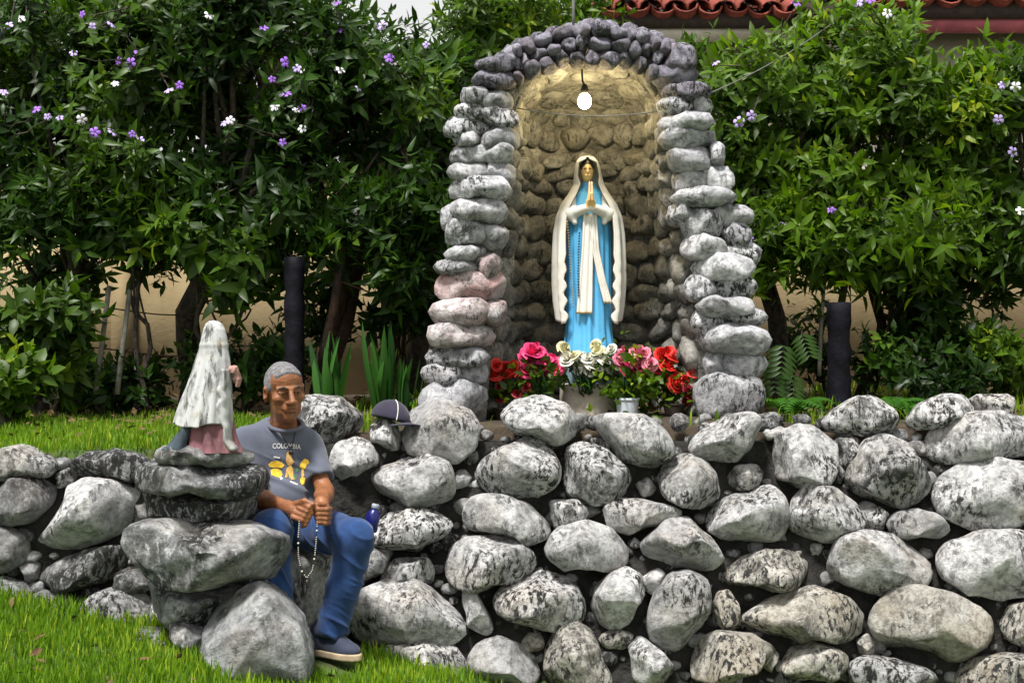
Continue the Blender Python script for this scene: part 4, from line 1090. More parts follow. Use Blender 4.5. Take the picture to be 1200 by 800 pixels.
for pg in ([(314.5,544),(318,540.5),(324,539.5),(330,541.5),(333.5,545),(330,548),(322,547.5),(316,547)], [(317,550.5),(321,548.6),(326,549),(330,552),(331,556.5),(328,559.5),(322,557.5),(318,556)], [(351,546),(353,541),(357,537),(361,538.5),(362.5,542),(359,545),(357.5,549),(354,550)], [(351.5,561),(354,558),(357.5,560),(356.5,566),(354,568),(352,565)], [(338,553),(341,545),(343.5,549),(342,556),(339,560)]): patch([pg], 'printed_figure', M_yel)
for pg in ([(336,530),(339,527.5),(341.5,531),(342,536),(345,541),(341,545),(337.5,545),(335,541)], [(336,548),(340,545),(343,548),(344,558),(346,561),(341,562),(339,553),(336.5,559),(334,559)], [(353.5,550),(356,550),(356.5,558),(353,558)]): patch([pg], 'printed_figure', M_tan)
for pg in ([(321,534),(328,535.5),(328,537),(320.5,536)], [(327,557),(332,560),(329,562)], [(340,563),(349,566.5),(348.5,568),(340,564.5)]): patch([pg], 'printed_mark', M_whp)
for pg in ([(344,555),(348,558),(347,562),(343,560)], [(347,548),(350,549),(349,554),(346.5,552)]): patch([pg], 'printed_mark', M_grp)
tc = bpy.data.curves.new('shirt_text', 'FONT'); tc.body = 'COLOMBIA'; tc.size = 1.0; tc.align_x = 'CENTER'
to = bpy.data.objects.new('shirt_text', tc); link(to); bpy.context.view_layer.update()
tm = to.to_mesh(); tv = np.array([v.co[:] for v in tm.vertices]); tf = []
tm.calc_loop_triangles(); tf = np.array([t_.vertices[:] for t_ in tm.loop_triangles]); to.to_mesh_clear(); bpy.data.objects.remove(to)
cx_ = (tv[:, 0].min() + tv[:, 0].max()) / 2; sx = 33 / np.ptp(tv[:, 0]); sy = 6.0 / .72
V2 = [(336 + (v[0] - cx_) * sx, 526.0 - v[1] * sy + .0035 * ((v[0] - cx_) * sx) ** 2 + .04 * (v[0] - cx_) * sx - 1) for v in tv]
obj('chest_lettering', drape(V2, .003), tf, M_whp, shirt, False)
# necklace
nk = []
for q in np.linspace(0, 1, 16):
    nk.append((322 + 19 * q, 497 + 31 * q ** 1.15))
for q in np.linspace(0, 1, 16)[1:]: nk.append((341 + 8 * q, 528 - 33 * q))
W = drape(nk, .004); m = MB(); m.tube(W[:], .0017, 5); m.build('necklace', M_black, man)
m = MB(); pc = drape([(341, 530)], .006)[0]; d, f = ico(2); m.add(pc + d * (.011, .005, .010), f); m.build('pendant', M_black, man)
# rosary hanging from the hands
pts = [P(351, 608, 5.50), P(349.5, 628, 5.50), P(349.5, 650, 5.50), P(353, 668, 5.50), P(359.5, 677, 5.50), P(366, 668, 5.51), P(369, 650, 5.51), P(371, 628, 5.51), P(372, 606, 5.51)]
pts = np.array(pts); s = np.linspace(0, 1, len(pts)); tt = np.linspace(0, 1, 80); pts = np.stack([np.interp(tt, s, pts[:, c]) for c in range(3)], 1)
M_bead = simple('ivory_beads', (.62, .58, .50), .4, .2, 20)
ro = empty('rosary', P(360, 677, 5.5)); tag(ro, 'white beaded rosary hanging from the seated man\'s hands', 'rosary')
L_ = np.concatenate([[0], np.cumsum(np.linalg.norm(np.diff(pts, axis=0), axis=1))]); m = MB(); d, f = ico(1)
for i_, s_ in enumerate(np.arange(0, L_[-1], .0085)):
    if i_ % 13 in (9, 10, 12): continue
    m.add(np.array([np.interp(s_, L_, pts[:, c]) for c in range(3)]) + d * (.0030 if i_ % 13 != 11 else .0048), f)
m.build('beads', M_bead, ro); m = MB(); m.tube(pts, .0012, 4); m.build('cord', M_black, ro)
m = MB(); m.box(P(359.7, 684, 5.50), (.006, .004, .035)); m.box(P(359.7, 681.5, 5.50), (.02, .0038, .006)); m.build('crucifix', M_dkbead, ro, False)

# ---- cap on the boulder, bottle behind the man
CD = 6.33; cc = P(457, 491, CD); M_cap_ = _cloth('dark_navy_cap_cloth', (.012, .010, .026), (.026, .022, .05), 300)
capo = empty('baseball_cap', cc); tag(capo, 'dark navy baseball cap with white piping lying on a boulder', 'cap')
CR = rotm(4, 14, 40)
d, f = ico(4); keep = d[:, 2] > -.12; Vc = d * (.085, .098, .088); ok = keep[f].all(1); 
o = obj('crown', cc + Vc @ CR.T, f[ok], M_cap_, capo); solidify(o, .003, -1)
V = []; nr, na = 8, 25
for i_ in range(nr):
    for a_ in np.linspace(-1.15, 1.15, na):
        r_ = 1 + .68 * i_ / (nr - 1) * math.cos(a_ * 1.2); V.append((.085 * r_ * math.sin(a_), -.098 * r_ * math.cos(a_), -.008 - .025 * math.sin(a_) ** 2 * 1.5 - .008 * i_ / nr))
i_, j_ = np.meshgrid(np.arange(nr - 1), np.arange(na - 1), indexing='ij'); a = (i_ * na + j_).ravel()
BR = rotm(6, 16, 74)
o = obj('brim', cc + np.array(V) @ BR.T, np.stack([a, a + 1, a + na + 1, a + na], 1), M_cap_, capo); solidify(o, .005, 0)
m = MB(); m.tube([cc + CR @ np.array([.086 * math.sin(-.35) * math.sin(q), -.099 * math.sin(q) * math.cos(.35), .089 * math.cos(q)]) for q in np.linspace(.1, 1.6, 20)], .0022, 5); m.build('piping', M_whp, capo)
bt = P(437, 606, 6.0); M_bot = simple('dark_blue_plastic', (.008, .012, .14), .3, .3, 20); M_clearp = simple('pale_bottle_cap', (.30, .34, .42), .4, .2, 20)
bo = empty('water_bottle', bt); tag(bo, 'small blue plastic bottle tucked in the wall behind the man\'s knee', 'bottle')
ax = np.array([.22, .05, 1.0]); ax /= np.linalg.norm(ax)
def lathe_ax(c, ax, prof, seg=20):
    m = MB(); m.tube([c + ax * z_ for z_, _ in prof], [r_ for _, r_ in prof], seg); return m
lathe_ax(bt, ax, [(-.06, .026), (-.055, .03), (-.01, .03), (.015, .029), (.03, .018), (.038, .013)]).build('body', M_bot, bo)
lathe_ax(bt, ax, [(.038, .014), (.040, .016), (.056, .016), (.058, .013)]).build('cap', M_clearp, bo)
# ------------------------------------------------------------ plants
def leaf_mat(name, c0, c1, trans=.35, rough=.38, c2=None):
    t = NT(name)
    uv = t.node('ShaderNodeAttribute', _attribute_name='tint').outputs['Fac']
    c = t.ramp(uv, [(0, c0), (.75, c1), (1, c2 or c1)])
    t.fin(c, rough); t.b.inputs['Specular IOR Level'].default_value = .3
    tr = t.node('ShaderNodeBsdfTranslucent', Color=t.mix(1.0, c, (1.5, 1.6, .55), 'MULTIPLY'))
    mx = t.node('ShaderNodeMixShader', i0=trans, i1=t.b.outputs[0], i2=tr.outputs[0]); t.l.new(mx.outputs[0], t.out.inputs[0])
    return t.m
M_leaf = leaf_mat('glossy_green_leaf', (.018, .040, .005), (.065, .135, .010), .36, .42, (.19, .27, .016))
M_leaf2 = leaf_mat('bright_green_leaf', (.03, .066, .005), (.10, .19, .010), .42, .44, (.31, .36, .02))
M_leaf3 = leaf_mat('deep_green_leaf', (.010, .028, .005), (.038, .092, .010), .34, .42, (.11, .19, .014))
M_fern = leaf_mat('fern_green', (.02, .075, .008), (.055, .18, .012), .45, .7)
M_strap = leaf_mat('strap_leaf_green', (.015, .06, .012), (.045, .14, .022), .3, .35)
M_dead = simple('dry_leaf_litter', (.13, .075, .03), .9, .6, 30)
M_bark = stone_mat('mottled_bark', (.16, .13, .095), (.06, .045, .033), .012, ochre=(.10, .055, .025), spots=.5, ochre_amt=.5)
M_redbark = stone_mat('reddish_bark', (.15, .085, .055), (.06, .035, .025), .012, ochre=(.14, .06, .03), spots=.55, ochre_amt=.6)

def leaf_batch(pos, axis, up, length, width, droop, tint, rows=4, shape='obovate', fold=.25, curl=None):
    """many leaves at once. pos,axis,up (n,3); returns V, F4, tint per vertex"""
    n = len(pos); ax = axis / (np.linalg.norm(axis, axis=1)[:, None] + 1e-9); up = up - ax * (up * ax).sum(1)[:, None]; up /= np.linalg.norm(up, axis=1)[:, None] + 1e-9
    sd = np.cross(ax, up); t = np.linspace(0, 1, rows + 1)
    prof = {'obovate': np.sin(np.pi * t ** .85) * .9 + .1 * (t < .99), 'lance': np.sin(np.pi * t ** .7), 'strap': np.minimum(1, 2.2 * (1 - t) ** .6)}[shape].copy()
    prof[-1] = .02; prof[0] = max(prof[0], .12)
    V = np.zeros((n, rows + 1, 3, 3))
    for i, q in enumerate(t):
        c = pos + ax * (length * q)[:, None] + up * (-droop * length * q * q)[:, None]
        w = (width * prof[i] / 2)[:, None]
        V[:, i, 0] = c - sd * w + up * (w * fold); V[:, i, 1] = c; V[:, i, 2] = c + sd * w + up * (w * fold)
    k = (rows + 1) * 3; f = []
    for i in range(rows):
        for s in (0, 1):
            a = i * 3 + s; f.append((a, a + 1, a + 4, a + 3))
    F4 = (np.array(f)[None] + (np.arange(n) * k)[:, None, None]).reshape(-1, 4)
    return V.reshape(-1, 3), F4, np.repeat(tint, k)

def build_leaves(name, parts, material, parent, kind=None):
    V = np.concatenate([p[0] for p in parts]); off = 0; Fs = []; T = np.concatenate([p[2] for p in parts])
    for p in parts: Fs.append(p[1] + off); off += len(p[0])
    o = obj(name, V, np.concatenate(Fs), material, parent)
    at = o.data.attributes.new('tint', 'FLOAT', 'POINT'); at.data.foreach_set('value', T.astype(np.float32))
    if kind: o['kind'] = kind
    return o

def unit(v): return v / (np.linalg.norm(v, axis=-1, keepdims=True) + 1e-9)
def rosettes(c, axis, rg, n=(6, 10), length=.12, width=.045, droop=.35, spread=(35, 85), tint=None, rows=3):
    """leaf whorls at points c with axes; one batch"""
    P_, A_, U_, Ln, W_, D_, T_ = [], [], [], [], [], [], []
    for i in range(len(c)):
        m_ = rg.integers(n[0], n[1] + 1); ax = axis[i]; rs = rg.uniform(.55, 1.2); ref = np.array([0, 0, 1.]) if abs(ax[2]) < .9 else np.array([1., 0, 0])
        u = unit(np.cross(ax, ref)); w = np.cross(ax, u); a0 = rg.uniform(0, 6.28); base_t = rg.uniform(0, 1) ** 1.6 if tint is None else tint[i]
        for q in range(m_):
            al = a0 + q * 2.4; el = np.radians(rg.uniform(*spread)) if q > 1 else np.radians(rg.uniform(8, 30)); rad = np.cos(al) * u + np.sin(al) * w
            dirn = ax * math.cos(el) + rad * math.sin(el)
            P_.append(c[i] - ax * rg.uniform(0, .14) * (q > 1) + rg.normal(size=3) * .008); A_.append(dirn); U_.append(ax * math.sin(el) - rad * math.cos(el) + rg.normal(size=3) * .25)
            s = rg.uniform(.65, 1.15) * rs; Ln.append(length * s); W_.append(width * s * rg.uniform(.8, 1.15)); D_.append(droop * rg.uniform(.4, 1.4)); T_.append(np.clip(base_t * .75 + rg.uniform(-.12, .25), 0, 1))
    return leaf_batch(np.array(P_), np.array(A_), np.array(U_), np.array(Ln), np.array(W_), np.array(D_), np.array(T_), rows)

def branch(m, a, b, r0, r1, rg, wob=.06, n=9):
    a, b = np.asarray(a, float), np.asarray(b, float); t = np.linspace(0, 1, n)[:, None]; L = np.linalg.norm(b - a)
    off = sum(np.sin(t * np.pi * k_ + rg.uniform(0, 6)) * rg.normal(size=3) * wob * L / k_ for k_ in (1, 2, 3)) * np.sin(np.pi * t)
    pts = a + (b - a) * t + off; m.tube(pts, r0 + (r1 - r0) * t[:, 0], 8); return pts

M_petal = {}
for nm, cl in (('purple', (.30, .12, .62)), ('lavender', (.50, .38, .78)), ('white', (.78, .74, .84))):
    M_petal[nm] = simple(nm + '_petal', cl, .6, .15, 40)
_flw = {}
def flower_mesh(kind):
    if kind in _flw: return _flw[kind]
    V, f = [], []
    for q in range(5):
        a = q * 2 * math.pi / 5; b0 = len(V)
        for r_, w, z_ in ((.003, .25, 0), (.012, .42, .002), (.022, .50, .001), (.028, .30, -.003)):
            for e in (-1, 0, 1): V.append((r_ * math.cos(a + e * w * (1.2 if r_ < .02 else .9)), r_ * math.sin(a + e * w * (1.2 if r_ < .02 else .9)), z_ + (.002 if e == 0 else 0)))
        for i in range(3):
            for s in (0, 1): f.append((b0 + i * 3 + s, b0 + i * 3 + s + 1, b0 + i * 3 + s + 4, b0 + i * 3 + s + 3))
    me = mesh_np('flower', np.array(V), np.array(f)); me.materials.append(M_petal[kind]); _flw[kind] = me; return me

def shrub(name, label, base, crown_c, crown_r, nros, seed, mat_=None, lean=(0, 0), leaf=(.105, .036), trunks=2, trunk_r=.05, flowers=(), clumps=22, bark=None, group=None, extra=(), droop=.35):
    """trunks from base up into a clumpy crown of leaf whorls"""
    rg = np.random.default_rng(seed); t = empty(name, base); tag(t, label, 'shrub', group)
    C = np.asarray(crown_c, float); Rr = np.asarray(crown_r, float); base = np.asarray(base, float)
    u = unit(rg.normal(size=(clumps, 3))); rad = rg.uniform(.35, 1.0, clumps) ** .6
    cl = C + u * rad[:, None] * Rr * .92
    m = MB(); tops = []
    for q in range(trunks):
        b0 = base + np.array([rg.uniform(-.12, .12) * (trunks > 1), rg.uniform(-.08, .08) * (trunks > 1), -.05]); tp = C + np.array([rg.uniform(-.4, .4) * Rr[0], rg.uniform(-.3, .3) * Rr[1], -Rr[2] * rg.uniform(.1, .5)])
        pts = branch(m, b0, tp, trunk_r * rg.uniform(.8, 1.1), trunk_r * .5, rg, .07); tops.append(pts)
    for p in cl:
        tr = tops[rg.integers(len(tops))]; s0 = tr[rg.integers(len(tr) // 2, len(tr))]; branch(m, s0, p, trunk_r * .33, .006, rg, .08, 7)
    m.build('trunk', bark or M_bark, t)
    nros = int(nros * 1.4)
    ci = rg.integers(0, clumps, nros); sp = unit(rg.normal(size=(nros, 3))) * (rg.uniform(0, 1, nros) ** .45)[:, None]
    pos = cl[ci] + sp * np.array([.27, .25, .22]) * (Rr.mean() / .7) ** .4
    ax = unit(unit(pos - C) * .8 + unit(pos - cl[ci]) * .5 + np.array([0, -.25, .55]) + rg.normal(size=(nros, 3)) * .35)
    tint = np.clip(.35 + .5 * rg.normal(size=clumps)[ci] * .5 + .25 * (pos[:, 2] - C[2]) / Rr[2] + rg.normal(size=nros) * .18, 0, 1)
    parts = [rosettes(pos, ax, rg, length=leaf[0], width=leaf[1], tint=tint, droop=droop)]
    if flowers:
        fp = np.array([x[0] for x in flowers]); k_ = len(fp)
        parts.append(rosettes(fp + np.array([0, .03, -.02]), unit(np.array([0, -.8, .5]) + rg.normal(size=(k_, 3)) * .3), rg, length=leaf[0], width=leaf[1], tint=np.full(k_, .6)))
        for p in fp:
            m = MB(); e = cl[np.argmin(((cl - p) ** 2).sum(1))]; branch(m, e, p + np.array([0, .02, -.01]), .006, .002, rg, .05, 5); m.build('twig', bark or M_bark, t)
    for px_, py_, D_, rx_, rz_, n_ in extra:
        c_ = P(px_, py_, D_); k_ = max(4, n_ // 14); sub_ = c_ + rg.normal(size=(k_, 3)) * np.array([rx_, .18, rz_]) * .5; m = MB()
        s0 = tops[0][-2]; kn_ = c_ + np.array([0, .42, rz_ + .10]); branch(m, s0, kn_, trunk_r * .4, .012, rg, .06, 8)
        for q_ in sub_: branch(m, kn_, q_, .010, .004, rg, .08, 6)
        m.build('branch', bark or M_bark, t)
        pos_ = sub_[rg.integers(0, k_, n_)] + rg.normal(size=(n_, 3)) * .085
        parts.append(rosettes(pos_, unit(rg.normal(size=(n_, 3)) * .5 + np.array([0, -.5, .1])), rg, length=leaf[0], width=leaf[1], droop=.75, tint=np.clip(rg.normal(.45, .28, n_), 0, 1)))
    build_leaves('crown', parts, mat_ or M_leaf, t)
    for p, kd in flowers:
        o = bpy.data.objects.new('flower', flower_mesh(kd)); link(o, t); o.location = np.asarray(p) - base; s = rg.uniform(.75, 1.15); o.scale = (s, s, s)
        o.rotation_euler = (R(70 + rg.uniform(-35, 25)), R(rg.uniform(-30, 30)), R(rg.uniform(-40, 40)))
    return t

FL = [(96,17,'purple'),(108,32,'lavender'),(130,29,'lavender'),(86,62,'lavender'),(139,72,'purple'),(153,74,'purple'),(156,63,'purple'),(42,128,'purple'),(56,137,'lavender'),(111,155,'purple'),(132,155,'lavender'),(155,157,'purple'),(164,165,'lavender'),
 (10,30,'lavender'),(24,22,'white'),(4,108,'lavender'),(210,100,'purple'),(198,106,'lavender'),(264,144,'lavender'),(270,141,'white'),(335,73,'purple'),(353,82,'white'),(348,80,'lavender'),(319,93,'purple'),(336,110,'purple'),(322,125,'white'),(347,129,'white'),(354,126,'purple'),(331,167,'purple'),(354,151,'white'),(309,33,'purple'),(398,36,'purple'),(393,28,'white'),(448,30,'lavender'),(500,53,'lavender'),(456,68,'purple'),(453,74,'white'),(462,73,'white'),(419,104,'lavender'),(398,82,'white'),(245,18,'white'),(395,4,'purple'),(135,98,'white'),(70,138,'lavender'),(96,140,'white')]
FR = [(839,74,'lavender'),(881,136,'lavender'),(866,143,'lavender'),(1040,16,'white'),(1174,100,'lavender'),(1190,102,'white'),(1170,140,'lavender'),(1187,178,'lavender'),(1196,247,'white'),(974,246,'purple'),(919,262,'lavender'),(877,280,'purple'),(933,4,'purple'),(1006,3,'lavender'),(1020,0,'purple')]
def fl(lst, x0, x1, D, rg=random.Random(3)): return [(P(x, y, D + rg.uniform(-.08, .1)), kd) for x, y, kd in lst if x0 <= x < x1]
gz = terrace_z
def B_(px, D): x = (px - 600) / F * D; return (x, D, float(gz(x, D)))
GR = None
shrub('flowering_shrub', 'multi-stemmed purple-flowering shrub at the far left above the grass bank', B_(40, 8.5), P(20, 80, 8.2), (.80, .55, .80), 640, 41, M_leaf3, flowers=fl(FL, 0, 75, 7.55), clumps=24, trunk_r=.055, trunks=2, extra=[(62, 235, 7.9, .4, .2, 90), (15, 250, 7.8, .3, .25, 70)])
shrub('flowering_shrub', 'purple-flowering shrub with slim mottled trunk behind the leaning poles', B_(92, 8.4), P(165, 95, 8.2), (.72, .6, .78), 680, 42, M_leaf, flowers=fl(FL, 75, 215, 7.5), clumps=26, trunk_r=.05, trunks=2, extra=[(130, 225, 7.8, .5, .2, 110), (180, 240, 7.9, .35, .2, 80)])
shrub('flowering_shrub', 'dense purple and white flowering shrub with thick dark trunk behind the kneeling statue', B_(222, 8.2), P(300, 85, 8.1), (.68, .6, .74), 700, 43, M_leaf3, flowers=fl(FL, 215, 375, 7.45), clumps=26, trunk_r=.09, trunks=1, extra=[(240, 235, 7.8, .5, .22, 120), (335, 265, 7.8, .4, .2, 110)])
shrub('flowering_shrub', 'dark flowering shrub with reddish slanting stems beside the left grotto pillar', B_(388, 8.4), P(428, 112, 8.25), (.58, .6, .62), 600, 44, M_leaf3, flowers=fl(FL, 375, 520, 7.6), clumps=22, trunk_r=.045, trunks=2, bark=M_redbark, extra=[(455, 215, 7.6, .3, .25, 110), (480, 290, 7.7, .25, .3, 100), (410, 240, 7.8, .35, .18, 80)])
shrub('flowering_shrub', 'bright leafy shrub with few lavender flowers beside the right grotto pillar', B_(905, 8.2), P(915, 150, 8.15), (.58, .6, .86), 720, 45, M_leaf2, flowers=fl(FR, 800, 985, 7.5), clumps=26, trunk_r=.075, trunks=1, extra=[(905, 280, 7.6, .3, .22, 110), (960, 250, 7.7, .35, .2, 90)])
shrub('flowering_shrub', 'bright leafy shrub rising to the roof behind the black post', B_(1010, 8.4), P(1050, 140, 8.1), (.72, .6, .80), 760, 46, M_leaf2, flowers=fl(FR, 985, 1100, 7.45), clumps=26, trunk_r=.04, trunks=2, extra=[(1040, 265, 7.6, .4, .16, 130), (990, 305, 7.9, .3, .2, 60), (1075, 310, 7.8, .4, .2, 110)])
shrub('flowering_shrub', 'leafy green shrub with pale flowers at the right edge of the terrace', B_(1230, 8.3), P(1200, 190, 8.1), (.62, .6, .86), 700, 47, M_leaf, flowers=fl(FR, 1100, 1210, 7.5), clumps=26, trunk_r=.05, trunks=2, extra=[(1135, 285, 7.8, .45, .2, 140), (1185, 310, 7.7, .3, .22, 100)])
# lower leafy bushes
def bush(name, label, px, py, D, rx, ry, rz, n, seed, mat_, leaf=(.10, .045), **kw): return shrub(name, label, B_(px, D), P(px, py, D), (rx, ry, rz), n, seed, mat_, leaf=leaf, trunks=2, trunk_r=.018, clumps=max(8, n // 16), **kw)
bush('leafy_bush', 'broad-leaved green bush hanging in front of the thick dark trunk', 275, 285, 7.9, .42, .35, .28, 200, 51, M_leaf, (.11, .05), droop=.8)
bush('leafy_bush', 'dark broad-leaved bush between the leaning poles and the thick trunk', 170, 265, 8.0, .30, .3, .22, 120, 52, M_leaf3, (.10, .045), droop=.8)
bush('leafy_bush', 'leafy bush with hanging leaves low on the far left trunk', 40, 400, 7.6, .28, .3, .24, 110, 53, M_leaf, (.12, .055))
bush('weed_clump', 'pale yellow-green weed clump at the edge of the grass bank', 12, 455, 7.0, .18, .15, .18, 60, 54, M_leaf2, (.09, .05))
bush('leafy_bush', 'low dark bush at the foot of the leaning poles', 130, 450, 8.2, .42, .3, .16, 130, 55, M_leaf3, (.09, .04))
bush('leafy_bush', 'dark bush with drooping leaves below the right-hand shrub', 1075, 330, 8.0, .40, .35, .26, 190, 56, M_leaf3, (.10, .045), droop=.7)
bush('leafy_bush', 'dense dark bush behind the topmost wall boulders', 1085, 420, 7.7, .42, .35, .22, 220, 57, M_leaf3, (.08, .035))
bush('leafy_bush', 'yellow-green bush at the right end of the terrace', 1185, 410, 7.8, .30, .3, .24, 140, 58, M_leaf2, (.08, .035))
bush('leafy_bush', 'dark bush filling the corner behind the left grotto pillar', 470, 330, 8.3, .30, .3, .40, 200, 59, M_leaf3, (.11, .045))
bush('leafy_bush', 'low undergrowth bush behind the seated man', 290, 430, 8.1, .50, .3, .20, 150, 60, M_leaf3, (.08, .035))
bush('leafy_bush', 'dark leafy undergrowth in front of the cream wall beside the far left trunks', 75, 330, 8.3, .30, .25, .2, 80, 75, M_leaf3, (.09, .036), droop=.6)
bush('leafy_bush', 'dark leafy undergrowth between black post and reddish stems', 385, 350, 8.6, .25, .25, .25, 70, 76, M_leaf3, (.08, .03), droop=.6)
bush('leafy_bush', 'sparse dark undergrowth in front of the cream wall right of the pillar', 960, 400, 8.6, .30, .25, .2, 60, 77, M_leaf3, (.08, .03), droop=.6)
# pale background trees against the sky
def tree(label, px, py, D, r, n, seed, mat_=M_leaf2, leaf=(.10, .028)):
    o = shrub('tree', label, B_(px, D), P(px, py, D), r, n, seed, mat_, leaf=leaf, trunks=1, trunk_r=.09, clumps=34); o['category'] = 'tree'; return o
tree('bright green tree with narrow leaves behind the top of the arch', 600, 48, 9.4, (.66, .6, .56), 820, 61)
tree('tall light green tree beyond the boundary wall on the left', 250, 20, 11.2, (1.0, .8, .7), 600, 62, M_leaf2, (.13, .04))
tree('light green tree beyond the boundary wall behind the left edge', -30, 60, 11.0, (1.0, .8, 1.0), 600, 63, M_leaf2, (.13, .04))
tree('dark tree reaching up behind the left grotto pillar', 485, 200, 9.2, (.55, .5, .75), 700, 64, M_leaf, (.11, .035))

# ---- strap-leaved clumps
def strap_clump(label, px, D, n, ln, seed, spread=.22):
    rg = np.random.default_rng(seed); b = np.array(B_(px, D)); t = empty('strap_leaf_plant', b); tag(t, label, 'plant')
    for q in range(n):
        a = rg.uniform(0, 6.28); rad = np.array([math.cos(a), math.sin(a), 0]); l = ln * rg.uniform(.6, 1.1); dirn = unit(rad * rg.uniform(.05, spread * 2.2) + np.array([0, 0, 1.]))
        p = leaf_batch((b + rad * rg.uniform(0, .06) + (0, 0, -.02))[None], dirn[None], -rad[None] * .9 + rg.normal(size=(1, 3)) * .4, np.array([l]), np.array([.034]), np.array([-rg.uniform(.0, .35)]), np.array([rg.uniform(0, 1)]), 7, 'strap', .35)
        build_leaves('blade', [p], M_strap, t)
strap_clump('clump of tall green strap leaves between the cap and the left pillar', 448, 7.3, 26, .48, 71)
strap_clump('clump of upright green strap leaves behind the man\'s head', 385, 7.2, 20, .46, 72)
strap_clump('small clump of strap leaves right against the left pillar foot', 475, 7.25, 12, .32, 73)
# ---- ferns
def fern(label, px, D, n, ln, seed, z=0):
    rg = np.random.default_rng(seed); b = np.array(B_(px, D)) + (0, 0, z); t = empty('fern', b); tag(t, label, 'fern')
    for q in range(n):
        a = rg.uniform(0, 6.28) if q > n // 2 else rg.uniform(3.4, 6.0); rad = np.array([math.cos(a), math.sin(a), 0]); l = ln * rg.uniform(.7, 1.1); s = np.linspace(0, 1, 15)
        pts = b + rad * (l * .75 * s)[:, None] + np.array([0, 0, 1.]) * (l * (.95 * s - .85 * s * s))[:, None]
        T = unit(np.gradient(pts, axis=0)); sd = unit(np.cross(T, np.array([0, 0, 1.]))); P_, A_, U_, L_ = [], [], [], []
        for i in range(1, 15):
            for sg in (-1, 1):
                P_.append(pts[i]); A_.append(sd[i] * sg + T[i] * .45); U_.append(np.cross(T[i], sd[i]) * -1 + 0 * T[i]); L_.append(l * .22 * math.sin(np.pi * min(1, (s[i] * .9 + .14))) + .008)
        L_ = np.array(L_); p = leaf_batch(np.array(P_), np.array(A_), np.array(U_), L_, L_ * .24 + .006, np.full(len(L_), .25), np.full(len(L_), rg.uniform(.2, 1)), 2, 'lance', .1)
        o = build_leaves('frond', [p], M_fern, t)
fern('green fern at the foot of the right grotto pillar', 925, 6.95, 14, .34, 81, .02)
fern('green fern behind the boulder beside the black post', 1035, 6.95, 14, .34, 82, .0)
fern('small fern between the topmost wall boulders', 1075, 6.9, 10, .26, 83)
fern('low fern on the bank behind the leaning poles', 470, 7.6, 10, .24, 84)
# ---- posts, poles, fence wires
M_tar = simple('black_tarred_wood', (.008, .008, .013), .7, .5, 12, .6, 40, .006, dark=(.003, .003, .004), Specular_IOR_Level=.12)
def post(label, px, y0, y1, D, r, lean=0):
    a, b = P(px, y1, D), P(px + lean, y0, D); n = 14; t = np.linspace(0, 1, n); rg = np.random.default_rng(int(px)); m = MB()
    m.tube([a + (b - a) * q for q in t] + [b + (0, 0, .004)], list(r * (1 + .06 * rg.normal(size=n))) + [r * .8], 14); o = m.build('wooden_post', M_tar); tag(o, label, 'post')
post('black tarred wooden post between the ferns', 983, 355, 500, 7.5, .062)
post('black tarred wooden post behind the man\'s head', 345, 302, 475, 7.6, .055)
M_gal = simple('weathered_grey_pole', (.26, .25, .21), .7, .4, 20, .3, 60, .003)
for lab, x0, y0, x1, y1 in (('grey pole leaning outermost against the fence wires', 128, 335, 112, 462), ('grey pole leaning nearer the thick dark trunk', 152, 340, 137, 462)):
    m = MB(); m.tube([P(x1, y1, 7.9), P((x0 + x1) / 2, (y0 + y1) / 2, 7.95), P(x0, y0, 8.0)], [.016, .015, .014], 8); o = m.build('leaning_pole', M_gal); tag(o, lab, 'pole')
for lab, y in (('upper rusty fence wire strung between the leaning poles', 363), ('lower rusty fence wire strung between the leaning poles', 411)):
    m = MB(); a, b = P(-60, y - 4, 8.05), P(250, y + 3, 8.05); m.tube([a + (b - a) * q - np.array([0, 0, .02 * math.sin(q * 9.4)]) for q in np.linspace(0, 1, 20)], .004, 5); o = m.build('fence_wire', M_redbark); tag(o, lab, 'wire')
# loose slanting stems
for lab, pts, r, mt in (('thin yellowish vine stem slanting up beside the black post', [(960, 440), (962, 380), (966, 330), (978, 280)], .012, M_gal), ('slanting reddish stem beside the strap leaves', [(378, 420), (392, 360), (400, 300), (410, 240)], .03, M_redbark),
                        ('bare thin twig arching over the strap leaves', [(345, 245), (370, 300), (400, 330), (440, 345)], .006, M_redbark), ('slender dark stem leaning right of the black post', [(985, 360), (992, 320), (1000, 285), (1004, 240)], .022, M_bark)):
    m = MB(); pp = np.array([P(x, y, 7.8) for x, y in pts]); s = np.linspace(0, 1, len(pp)); t = np.linspace(0, 1, 14); pp = np.stack([np.interp(t, s, pp[:, c]) for c in range(3)], 1); m.tube(pp, np.linspace(r, r * .7, 14), 7); o = m.build('bare_stem', mt); tag(o, lab, 'stem')
